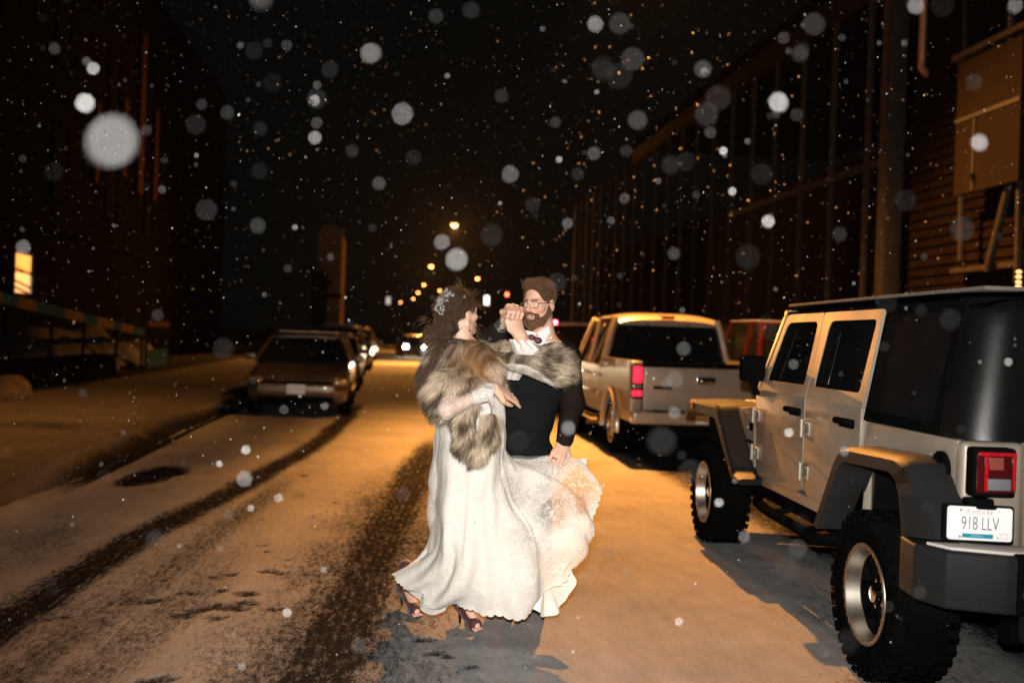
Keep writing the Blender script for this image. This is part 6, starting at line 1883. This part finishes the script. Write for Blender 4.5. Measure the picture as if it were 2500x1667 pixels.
bell(0, 0, [(pv(1262, 884, BD + .0), (.070, 0, -.02), (0, .03, 0)), (pv(1250, 900, BD - .0), (.062, 0, -.015), (0, .035, 0)), (pv(1244, 914, BD - .01), (.052, 0, -.010), (0, .035, 0)), (pv(1240, 925, BD - .01), (.046, 0, -.004), (0, .035, 0))], name='hanging_sleeve', sheer_=.5)
ring_at(bwrR + bD_ * .115 + bS * -.010 - bN * .004, bD_, .0105, M_chrome, bride, bo_, stone=True)

# ---- fur stole
def furS(S):
    # across her back and shoulders
    S.ell(pv(1108, 905, BD - .03), (.128, .132, .140), k=.06)
    S.ell(pv(1148, 896, BD - .02), (.106, .118, .108), k=.06)
    S.chain([pv(1072, 868, BD - .02), pv(1062, 920, BD - .06), pv(1070, 970, BD - .12), pv(1082, 1005, BD - .17)], [.052, .058, .050, .028], k=.04)
    S.chain([pv(1075, 838, BD + .02), pv(1118, 860, BD - .08), pv(1162, 872, BD - .05), pv(1188, 862, BD + .06)], [.048, .050, .044, .044], k=.03)
    S.chain([pv(1165, 860, BD - .08), pv(1192, 895, BD - .12), pv(1212, 930, BD - .11)], [.055, .050, .030], k=.03)
    # round the bent elbow
    S.chain([pv(1130, 915, BD - .17), pv(1090, 935, BD - .22), pv(1068, 965, BD - .22), pv(1072, 992, BD - .20)], [.046, .050, .044, .034], k=.05)
    S.chain([pv(1095, 945, BD - .24), pv(1130, 940, BD - .23), pv(1165, 935, BD - .20)], [.035, .035, .030], k=.02)
    # hanging tail
    S.chain([pv(1150, 985, BD - .19), pv(1132, 1030, BD - .22), pv(1138, 1078, BD - .22), pv(1165, 1098, BD - .22), pv(1190, 1066, BD - .21), pv(1200, 1022, BD - .19)], [.032, .036, .042, .044, .040, .028], k=.025)
    # along the raised left arm, ending in a thick bundle
    S.chain([pv(1190, 842, BD + .03), pv(1235, 850, BD - .0), pv(1290, 868, BD - .04)], [.036, .036, .044], k=.02)
    S.chain([pv(1200, 866, BD - .05), pv(1250, 872, BD - .07), pv(1300, 884, BD - .09), pv(1345, 918, BD - .09)], [.020, .024, .026, .022], k=.015)
    S.ell(pv(1335, 876, BD - .07), (.085, .07, .062), k=.04); S.ell(pv(1368, 900, BD - .05), (.058, .06, .066), k=.04)
V, Q = seed_mesh(furS, (-.35, 4.50, .88), (.95, 5.32, 1.66), .0085, it=3)
def fur_band(P):
    n1 = fbm(P, 6.0, 3, 71); n2 = fbm(P, 19, 2, 72)
    dh = nrm((-.5, -.1, -.8)); Ph = P - .86 * (P @ dh)[:, None] * dh; n3 = 1.5 * fbm(Ph, 42, 2, 74)
    return np.clip(.46 + 1.35 * n1 + .7 * n2 + 1.0 * n3, 0, 1)
cream = np.array([.54, .435, .32]); brown = np.array([.042, .027, .017]); rust = np.array([.36, .165, .055])  # rust: orange lamp-light tint for the shoulder hairs
def lamp_tint(P):  # orange street-lamp light across the shoulder, painted into the fur colour
    c_ = pv(1160, 880, BD - .15); return np.exp(-(((P - c_) * np.array([1, .3, 1])) ** 2).sum(1) / .0085)
b_ = fur_band(V)[:, None]
np_mesh('fur_stole', V, Q, M_fur, bride, bo_, brown * (1 - b_ * .5) + cream * b_ * .28)
P, N = sample_surface(V, Q, 62000)
fb = fur_band(P)
def near(c_, r): return np.exp(-((P - c_) ** 2).sum(1) / (r * r))[:, None]
flow = np.zeros_like(P)
flow += np.array([-.55, -.1, -.75])                                                     # hangs down and back
flow += near(pv(1200, 900, BD - .1), .10) * np.array([1.3, 0, .1])
flow += near(pv(1345, 890, BD - .06), .14) * np.array([1.6, -.2, 1.2])
flow += near(pv(1170, 1060, BD - .2), .16) * np.array([.5, 0, -.3])
flow += near(pv(1120, 860, BD), .10) * np.array([.5, 0, .2])
flow += .5 * np.stack([fbm(P, 8, 2, 81), fbm(P, 8, 2, 82), fbm(P, 8, 2, 83)], -1)
flow -= N * (flow * N).sum(1)[:, None] * .8
flow /= np.maximum(np.linalg.norm(flow, axis=1), 1e-6)[:, None]
D0 = N * .45 + flow * .8; D0 /= np.linalg.norm(D0, axis=1)[:, None]
D1 = N * .25 + flow * 1.0 + RNG.normal(size=P.shape) * .16; D1 /= np.linalg.norm(D1, axis=1)[:, None]
rv = RNG.random((len(P), 1)); wm = lamp_tint(P)[:, None]
def FC(P_, t):
    b = np.clip(fb[:, None] + .25 * (rv - .5), 0, 1)
    mid = brown * (1 - b) * 1.5 + cream * b
    mid = mid * (1 - .75 * wm) + rust * .75 * wm
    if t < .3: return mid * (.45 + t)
    tip = np.where(rv > .55, brown * .8 + 0 * mid, mid * 1.1)
    k_ = min(max((t - .6) / .4, 0), 1)
    return mid * (1 - k_) + tip * k_
strands('fur_hairs', P, D0, D1, .056 * (.55 + .8 * RNG.random(len(P))), .0021, FC, M_fur, bride, bo_, seg=3)
# satin lining of the stole
LN = [[(1192, 878, BD - .08), (1235, 888, BD - .105), (1275, 890, BD - .13), (1315, 906, BD - .13), (1345, 930, BD - .12)], [(1200, 892, BD - .05), (1236, 902, BD - .07), (1278, 914, BD - .09), (1318, 930, BD - .09), (1350, 944, BD - .10)]]
top_, bot_ = crom([pv(*p) for p in LN[0]], 60, closed=False), crom([pv(*p) for p in LN[1]], 60, closed=False)
rows = []
for j in range(9):
    t_ = j / 8; r_ = top_ * (1 - t_) + bot_ * t_; r_[:, 1] -= .010 * math.sin(PI * t_) + .004 * np.sin(np.linspace(0, 26, 60) + j * .8); rows.append(r_)
Gl = np.stack(rows); I = np.arange(9 * 60).reshape(9, 60)
o = np_mesh('stole_lining', Gl.reshape(-1, 3), np.stack([I[:-1, :-1], I[1:, :-1], I[1:, 1:], I[:-1, 1:]], -1).reshape(-1, 4), pmat('lining_satin', (.42, .40, .37), .5, var=.25, vscale=30), bride, bo_)
md = o.modifiers.new('thick', 'SOLIDIFY'); md.thickness = .004
# ---- her hair: swept up, curls falling at the back
def bh(S):
    S.ell(bL(0, -.020, .052), (.084, .100, .086), bR, k=.01)
    S.ell(bL(0, .115, -.02), (.072, .085, .110), bR, k=.008, sub=True)
    S.ell(bL(0, .03, -.11), (.12, .10, .080), bR, k=.008, sub=True)
    for s in (-1, 1): S.ell(bL(s * .085, .015, -.02), (.03, .038, .050), bR, k=.006, sub=True)
    S.ell(pv(1090, 768, BD - .0), (.056, .06, .062), k=.03); S.ell(pv(1080, 798, BD - .01), (.044, .05, .048), k=.03)
    S.ell(pv(1100, 800, BD - .03), (.055, .05, .045), k=.03); S.chain([pv(1068, 812, BD), pv(1058, 836, BD - .01), pv(1056, 858, BD - .02)], [.030, .022, .012], k=.02)
    S.ell(pv(1082, 744, BD), (.042, .05, .040), k=.03)
    S.displace(lambda P_: .012 * fbm(P_, 17, 2, 91))
V, Q = seed_mesh(bh, pv(1035, 880, BD) - .16, pv(1180, 690, BD) + .16, .0052)
np_mesh('hair', V, Q, M_hair, bride, bo_, np.tile([.016, .010, .007], (len(V), 1)))
P, N = sample_surface(V, Q, 15000)
HPs, HNs = P.copy(), N.copy()
bk = nrm(pv(1072, 775, BD) - bc)
sw = np.stack([fbm(P, 11, 2, 95), fbm(P, 11, 2, 96), fbm(P, 11, 2, 97)], -1) * 1.6 + bk * .9
sw -= N * (sw * N).sum(1)[:, None]; sw /= np.maximum(np.linalg.norm(sw, axis=1), 1e-6)[:, None]
D0 = N * .25 + sw; D0 /= np.linalg.norm(D0, axis=1)[:, None]; D1 = sw + N * .05 + RNG.normal(size=P.shape) * .2; D1 /= np.linalg.norm(D1, axis=1)[:, None]
rr_ = RNG.random((len(P), 1))
strands('hair_strands', P, D0, D1, .030 * (.5 + RNG.random(len(P))), .0015, lambda P_, t: np.array([.075, .043, .025]) * (.45 + 1.1 * rr_ ** 2) * (.8 + .5 * t), M_hair, bride, bo_, seg=4, curl=1.0, curl_r=.006)
# long loose curls and fly-aways
cs_ = [pv(1050, 848, BD - .02), pv(1042, 820, BD), pv(1052, 800, BD), pv(1150, 720, BD), pv(1125, 702, BD), pv(1163, 745, BD + .04), pv(1165, 800, BD + .02), pv(1045, 780, BD)]
P = np.repeat(np.stack(cs_), 26, 0) + RNG.normal(size=(26 * len(cs_), 3)) * .012
N = (P - bc); N /= np.linalg.norm(N, axis=1)[:, None]; D1 = N * .3 + np.array([-.2, 0, -.8]) + RNG.normal(size=P.shape) * .35; D1 /= np.linalg.norm(D1, axis=1)[:, None]
lc_ = strands('loose_curls', P, N, D1, .060 * (.5 + RNG.random(len(P))), .0013, lambda P_, t: np.tile([.12, .07, .04], (len(P_), 1)), M_hair, bride, bo_, seg=9, curl=1.6, curl_r=.010)
lc_['kind'] = 'stuff'
# glittering hair piece, beads sitting on the hair
mb = MB(); rl = random.Random(5)
c0 = pv(1086, 738, BD - .07); ax0 = nrm(pv(1066, 762, BD) - pv(1100, 714, BD))
dd0 = HPs - c0; al = dd0 @ ax0; pe = np.linalg.norm(dd0 - al[:, None] * ax0, axis=1)
sel = np.where((np.abs(al) < .055) & (pe < .026 + .012 * np.abs(np.sin(al * 90))) & (HNs[:, 1] < .1))[0]
for q_ in sel[:260]: mb.ball(HPs[q_] + HNs[q_] * rl.uniform(.004, .016), rl.uniform(.0018, .0046), 6, 4)
mb.build('hair_piece', pmat('crystal_beads', (.85, .85, .82), .15, metal=.7, spec=1), bride, bo_)
mb = MB(); e_ = bL(.080, -.010, -.040); e_ = e_ if e_[1] < bc[1] else bL(-.080, -.010, -.040)
mb.ball(e_ + [0.004, -.004, -.004], .004, 8, 6); mb.tube([e_ + [.004, -.004, -.006], e_ + [.006, -.004, -.040]], .0009, 5); mb.ball(e_ + [.006, -.004, -.045], .0055, 8, 6)
mb.build('earring', M_chrome, bride, bo_)
# ================================================================== FALLING SNOW AND AIR
M_flake = colmat('snow_flake', 0.9, spec=0.05, var=0.05)
def snowfall():
    rg = np.random.default_rng(23)
    P = []; R_ = []; A_ = []; ST = []
    # flakes close to the lens: (u, v, diameter of the blurred disc, size, brightness)
    near_ = [(270, 347, 128, 9, .13), (206, 252, 50, 8, .34), (228, 168, 34, 8, .30), (212, 150, 26, 6, .12), (57, 603, 40, 8, .17), (905, 130, 52, 7, .10), (982, 279, 56, 7, .15), (1079, 591, 42, 7, .17), (1115, 634, 56, 7, .15),
             (1245, 425, 46, 7, .13), (1453, 59, 42, 7, .13), (1546, 145, 60, 7, .055), (1558, 294, 50, 7, .06), (1901, 250, 52, 8, .30), (1988, 60, 58, 7, .035), (1913, 93, 34, 6, .06), (1752, 240, 66, 7, .028), (768, 246, 30, 7, .20), (772, 242, 52, 6, .03),
             (768, 337, 36, 7, .12), (504, 512, 56, 7, .035), (629, 550, 42, 7, .05), (597, 1168, 42, 8, .20), (1387, 1044, 38, 7, .12), (1648, 925, 44, 7, .04), (1685, 1150, 62, 7, .035), (1948, 1338, 50, 7, .05), (1875, 541, 35, 8, .20),
             (1926, 1056, 26, 8, .25), (2348, 560, 62, 7, .028), (2392, 350, 44, 8, .17), (1513, 60, 56, 7, .035), (1360, 690, 50, 6, .025), (1200, 575, 58, 6, .020), (1265, 1075, 56, 6, .025), (2210, 490, 56, 7, .022), (2337, 1090, 40, 6, .04),
             (1670, 850, 38, 7, .06), (1766, 368, 24, 8, .25), (1788, 466, 24, 8, .22), (1645, 620, 34, 7, .04), (1716, 170, 46, 7, .06), (1720, 174, 24, 6, .10), (2235, 15, 44, 8, .14), (2478, 15, 40, 8, .10), (1450, 375, 36, 7, .045), (1675, 395, 50, 6, .022),
             (1860, 425, 56, 6, .022), (1530, 370, 34, 7, .04), (1010, 385, 42, 6, .020), (1065, 40, 40, 6, .03), (925, 448, 36, 7, .06), (860, 370, 36, 6, .022), (478, 305, 54, 6, .022), (555, 275, 38, 6, .030), (620, 125, 48, 6, .018), (700, 110, 30, 6, .04),
             (545, 850, 54, 6, .020), (612, 1240, 20, 8, .25), (535, 1132, 20, 8, .16), (600, 1098, 26, 8, .22), (790, 1390, 20, 8, .18), (700, 1494, 26, 8, .28), (590, 1625, 24, 7, .13), (680, 1215, 26, 8, .2), (1755, 1227, 26, 8, .24), (1658, 1517, 24, 8, .25),
             (2245, 1446, 36, 7, .04), (2170, 1480, 32, 7, .035), (2462, 883, 24, 8, .22), (984, 1205, 40, 6, .03), (830, 1245, 40, 6, .02), (1385, 545, 30, 7, .08), (1300, 500, 40, 6, .03), (1225, 235, 38, 6, .02), (1150, 25, 46, 6, .018), (130, 420, 50, 6, .016),
             (1525, 485, 30, 7, .05), (1410, 425, 36, 6, .03), (1365, 390, 20, 7, .15), (720, 555, 18, 7, .10), (480, 380, 16, 7, .08), (1945, 280, 36, 6, .035), (1825, 345, 20, 7, .06), (1870, 800, 60, 6, .018), (2320, 780, 56, 6, .018), (2165, 740, 54, 6, .018)]
    for u, v, D, s_, b in near_:
        z = 1.0 / (.2 + max(D - 4, 3) / 60.8)
        P.append(pv(u, v, z)); R_.append(s_ * .00031); A_.append(min((b if b > .09 else b * .62) * 1.05 * (z / .9) ** 1.6, .85)); ST.append(rg.uniform(.85, 1.35))
    def cloud(n, z0, z1, r0, r1, a0, a1, pw=3):
        for _ in range(n):
            z = (z0 ** pw + (z1 ** pw - z0 ** pw) * rg.random()) ** (1 / pw)
            u, v = rg.uniform(-150, 2650), rg.uniform(-150, 1817)
            if z < 5.4 and 1255 < u < 1360 and 690 < v < 815: continue
            P.append(pv(u, v, z)); R_.append(rg.uniform(r0, r1) * (1 + .6 * rg.random() ** 4)); A_.append(a0 + (a1 - a0) * rg.random() ** 2); ST.append(rg.uniform(1, 2.2))
    cloud(30, .75, 1.35, .0018, .0024, .004, .018)
    cloud(150, 1.3, 2.6, .0010, .0022, .015, .2)
    cloud(700, 2.5, 5.0, .0008, .0020, .1, .7)
    cloud(3300, 5.0, 11.0, .0009, .0034, .2, .85)
    cloud(5000, 11.0, 30.0, .003, .0062, .6, .9, 2.2)
    P_ = np.stack(P); n = len(P_); R2 = np.array(R_); A2 = np.array(A_); ST = np.array(ST)
    t_ = (1 + 5 ** .5) / 2
    ico = np.array([(-1, t_, 0), (1, t_, 0), (-1, -t_, 0), (1, -t_, 0), (0, -1, t_), (0, 1, t_), (0, -1, -t_), (0, 1, -t_), (t_, 0, -1), (t_, 0, 1), (-t_, 0, -1), (-t_, 0, 1)]) / 1.902
    F = np.array([(0, 11, 5), (0, 5, 1), (0, 1, 7), (0, 7, 10), (0, 10, 11), (1, 5, 9), (5, 11, 4), (11, 10, 2), (10, 7, 6), (7, 1, 8), (3, 9, 4), (3, 4, 2), (3, 2, 6), (3, 6, 8), (3, 8, 9), (4, 9, 5), (2, 4, 11), (6, 2, 10), (8, 6, 7), (9, 8, 1)])
    V_ = ico[None] * (1 + .35 * rg.normal(size=(n, 12, 1))).clip(.5, 1.6) * R2[:, None, None]
    V_ = V_ * (1 + (np.stack([ST * 0, ST * 0, ST - 1], -1))[:, None, :])
    ang = rg.normal(size=n) * .5; c_, s_ = np.cos(ang)[:, None], np.sin(ang)[:, None]
    x, z = V_[..., 0].copy(), V_[..., 2].copy(); V_[..., 0] = x * c_ + z * s_; V_[..., 2] = -x * s_ + z * c_
    V_ = V_ + P_[:, None, :]
    keep = P_[:, 2] > .03
    V_ = V_[keep]; A2 = A2[keep]; n = len(V_)
    Q_ = (F[None] + 12 * np.arange(n)[:, None, None]).reshape(-1, 3)
    C_ = np.repeat(A2[:, None, None] * np.array([1, 1, 1.02]), 12, 1).reshape(-1, 3)
    o = np_mesh('falling_snow', V_.reshape(-1, 3), Q_, M_flake, colors=C_, corner=3, smooth=True)
    o['kind'] = 'stuff'; o['label'] = 'snowflakes falling through the night air'
snowfall()
# snowy air
hz = MB(); hz.box(-720, 720, -35, 1510, -1.3, 17.5)
mh = bpy.data.materials.new('snowy_air'); mh.use_nodes = True; nt_ = mh.node_tree; nt_.nodes.clear()
ou_ = nt_.nodes.new('ShaderNodeOutputMaterial'); vo_ = nt_.nodes.new('ShaderNodeVolumePrincipled')
vo_.inputs['Color'].default_value = (.9, .9, .9, 1); vo_.inputs['Density'].default_value = HAZE; vo_.inputs['Anisotropy'].default_value = .45
nt_.links.new(vo_.outputs[0], ou_.inputs['Volume'])
h = hz.build('haze', mh, smooth=False); h['kind'] = 'stuff'
